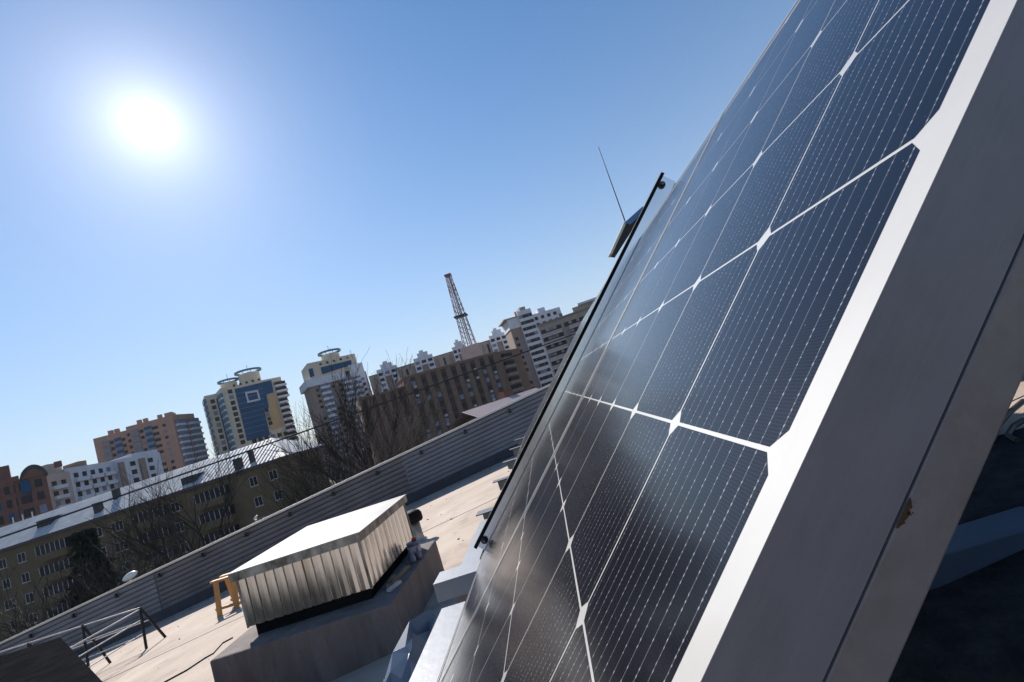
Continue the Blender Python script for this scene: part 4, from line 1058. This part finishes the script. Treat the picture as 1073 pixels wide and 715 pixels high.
# overhead cable and lamp heads over the parapet
ca, cb = at(-30, 574, 30), at(640, 336, 34)
pts = []
for k in range(25):
    q = k / 24; p = ca.lerp(cb, q); p.z -= .35 * 4 * q * (1 - q) * .3; pts.append(p)
g = MB(); g.tube(pts, .04, 5); tag(g.build('overhead_cable', M['cable']), 'sagging overhead cable crossing in front of the far blocks', 'cable')
def lamp_post(px, py, d, r_, label):
    p = at(px, py, d); t = empty('street_lamp', (p.x, p.y, 0), label, 'street lamp', 'street lamps')
    g = MB(); g.tube([(0, 0, 0), (0, 0, p.z * .6), (0, 0, p.z - .12)], [.09, .07, .05], 10); g.build('pole', M['galv'], t)
    g = MB(); n_ = 10
    hd = Vector((.85, .5, 0)).normalized()
    pts = [Vector((0, 0, p.z - .1)) + hd * (r_ * 2.6 * (k / n_ - .5)) + Vector((0, 0, .12 * k / n_)) for k in range(n_ + 1)]
    g.tube(pts, [max(.02, r_ * .75 * math.sin(math.pi * (k + .4) / (n_ + .8)) ** .6) for k in range(n_ + 1)], 12); g.build('lamp_head', M['lamp'], t, True)
lamp_post(136, 602.5, 22, .16, 'street lamp with pale cobra head just above the parapet at left')
lamp_post(267.5, 541.5, 24, .06, 'small pale lamp top above the parapet behind the housing')

# ---- bare winter trees
def bare_tree(base, height, spread, label, seed, mk='bark', depth=5, lean=(0, 0), group='bare trees beyond the parapet', trunk_f=.28, trunk_r=None, twig=.012, wide=1.0, dens=0):
    rr = random.Random(seed); t = empty('bare_tree', base, label, 'tree', group)
    tr_ = trunk_r or height * .022
    gt, gc = MB(), MB()
    def branch(p, d, ln, r0, lv):
        n = 4 if lv < 2 else 3
        pts = [p]; rad = [r0]; q = p.copy(); dd = d.copy()
        r1 = max(twig * .6, r0 * (.6 if lv else .8))
        for k in range(n):
            dd = (dd + Vector((rr.gauss(0, .13), rr.gauss(0, .13), rr.gauss(.05, .08)))).normalized()
            q = q + dd * ln / n; pts.append(q.copy()); rad.append(r0 + (r1 - r0) * (k + 1) / n)
        (gt if lv == 0 else gc).tube(pts, rad, 7 if lv < 2 else (4 if lv < 3 else 3), False)
        if lv >= depth: return
        nb = [4, 4, 4, 4, 3, 3][lv] + (dens if lv in (1, 2) else 0)
        for k in range(nb):
            f_ = rr.uniform(.35, 1.0) if lv else rr.uniform(.55, 1.0)
            if k == 0: f_ = 1.0
            i = min(n - 1, int(f_ * n)); fr_ = f_ * n - i
            pp = pts[i].lerp(pts[i + 1], min(1, max(0, fr_)))
            a = rr.uniform(0, 2 * math.pi); sp = (rr.uniform(.25, .5) if k == 0 else rr.uniform(.5, 1.0)) * spread
            u_ = dd.cross(Vector((0, 0, 1)));
            if u_.length < .05: u_ = Vector((1, 0, 0))
            u_.normalize(); v_ = dd.cross(u_).normalized()
            nd = (dd * math.cos(sp) + (u_ * math.cos(a) + v_ * math.sin(a)) * math.sin(sp)).normalized()
            nd.z += .12; nd.normalize()
            rb = max(twig * .6, (rad[i] + (rad[i + 1] - rad[i]) * fr_) * (.85 if k == 0 else rr.uniform(.5, .75)))
            branch(pp, nd, ln * rr.uniform(.58, .85), rb, lv + 1)
    L0 = height * trunk_f
    branch(Vector((0, 0, 0)), Vector((lean[0], lean[1], 1)).normalized(), L0, tr_, 0)
    zs_ = sorted(v[2] for v in gc.v); top = zs_[int(len(zs_) * .997)]; k_ = height / top
    for g_ in (gt, gc): g_.v = [(x * k_ * wide, y * k_ * wide, z * k_) for x, y, z in g_.v]
    gt.build('trunk', M[mk], t); gc.build('crown', M[mk], t)
    return t
def tree_at(px, pytop, d, spread, label, seed, **k):
    p = at(px, pytop, d); return bare_tree((p.x, p.y, 0), p.z * k.pop('hf', 1.0), spread, label, seed, **k)
TREES = [
 (364, 384, 46, .75, 'tallest bare tree with heavy black limbs before the crowned tower', 11, dict(mk='bark_dark', trunk_r=.7, trunk_f=.48, twig=.028, wide=.95, dens=1)),
 (312, 432, 44, .8, 'bare tree at the right end of the shining metal roof', 23, dict(mk='bark_dark', trunk_f=.40, wide=.7, trunk_r=.4, twig=.022)),
 (430, 398, 42, .8, 'pinkish bare tree in front of the dark brown block', 35, dict(mk='bark_pale', trunk_f=.40, wide=.8)),
 (392, 452, 34, .95, 'dense low bare tree just beyond the parapet cap', 41, dict(mk='bark_dark', trunk_f=.34, wide=.9)),
 (346, 462, 36, .95, 'dense dark bare tree below the crowned tower', 47, dict(mk='bark_dark', trunk_f=.34, wide=.75)),
 (186, 478, 44, .75, 'forked bare tree before the middle of the ochre facade', 53, dict(mk='bark_dark', trunk_f=.42, trunk_r=.45, twig=.022, wide=.8)),
 (158, 530, 38, .85, 'smaller bare tree left of the forked one', 59, dict(mk='bark_dark', trunk_f=.40, wide=.7)),
 (24, 582, 30, .95, 'brownish bare tree at the left edge before the ochre block', 67, dict(mk='bark_dark', trunk_f=.36)),
 (-18, 600, 26, .95, 'bare tree half cut off by the left edge', 71, dict(mk='bark_dark', trunk_f=.36)),
 (452, 436, 30, .95, 'low bare tree beside the pinkish shed roof', 79, dict(mk='bark', trunk_f=.34, wide=.7)),
]
for px_, py_, d_, sp_, lb_, sd_, kw in TREES: tree_at(px_, py_, d_, sp_, lb_, sd_, hf=1.0, **kw)
# spruce
def spruce(px, py, d, label, seed):
    p = at(px, py, d); rr = random.Random(seed); H = p.z; t = empty('spruce_tree', (p.x, p.y, 0), label, 'tree')
    g = MB(); g.tube([(0, 0, 0), (0, 0, H * .5), (0, 0, H)], [.2, .12, .02], 8); g.build('trunk', M['bark_dark'], t)
    g = MB(); z = 1.2
    while z < H:
        k = 1 - z / H; rad = .12 + 2.9 * k ** .85; nb = int(7 + 9 * k)
        for b in range(nb):
            a = rr.uniform(0, 6.283); ln = rad * rr.uniform(.65, 1.1); dr = Vector((math.cos(a), math.sin(a), 0)); sd = Vector((-dr.y, dr.x, 0))
            for q in range(int(4 + 12 * k)):
                f_ = rr.uniform(.12, 1); c = dr * ln * f_ + Vector((0, 0, z - ln * f_ * f_ * .42 + rr.uniform(-.06, .06))); w = rr.uniform(.10, .26)
                s1 = (sd * rr.choice((-1, 1)) * rr.uniform(.5, 1) + dr * rr.uniform(.3, .9)).normalized() * w * 1.7
                g.poly([c, c + s1 * .6 + Vector((0, 0, .07)), c + s1 * 1.3 - Vector((0, 0, .10)), c + s1 * .5 - Vector((0, 0, .14))])
        z += .16 + .10 * k
    g.build('crown', M['needles'], t)
spruce(85, 555, 33, 'dark narrow spruce in front of the ochre facade', 3)

# ---- thin city air
hz_o = MB().box(-700, 700, -80, 700, -1, 120).build('haze', [])
hz_o['kind'] = 'stuff'
hm = bpy.data.materials.new('haze_air'); hm.use_nodes = True; hn = hm.node_tree.nodes; hn.remove(hn['Principled BSDF'])
pv = hn.new('ShaderNodeVolumePrincipled'); pv.inputs['Color'].default_value = (.86, .92, 1, 1); pv.inputs['Density'].default_value = .00011
hm.node_tree.links.new(pv.outputs[0], hn['Material Output'].inputs['Volume']); hz_o.data.materials.append(hm)

# grit and small debris along the foot of the parapet
g = MB(); rr = random.Random(9)
for k in range(260):
    x = rr.uniform(-9, 0); y = YW - .05 - abs(rr.gauss(0, .35)) if k % 3 else rr.uniform(4.6, 9.6); r_ = rr.uniform(.004, .016); z = roofz(x) + .001
    a = rr.uniform(0, 3.1); c_, s_ = math.cos(a) * r_, math.sin(a) * r_ * .6
    g.prism([(x - c_, y - s_, z), (x + s_, y - c_, z), (x + c_ * 1.3, y + s_, z), (x - s_ * .7, y + c_, z)], (0, 0, r_ * .6))
tag(g.build('roof_grit', mat('grey_grit', (.10, .085, .07), .9, var=.5, scale=30)), kind='stuff')
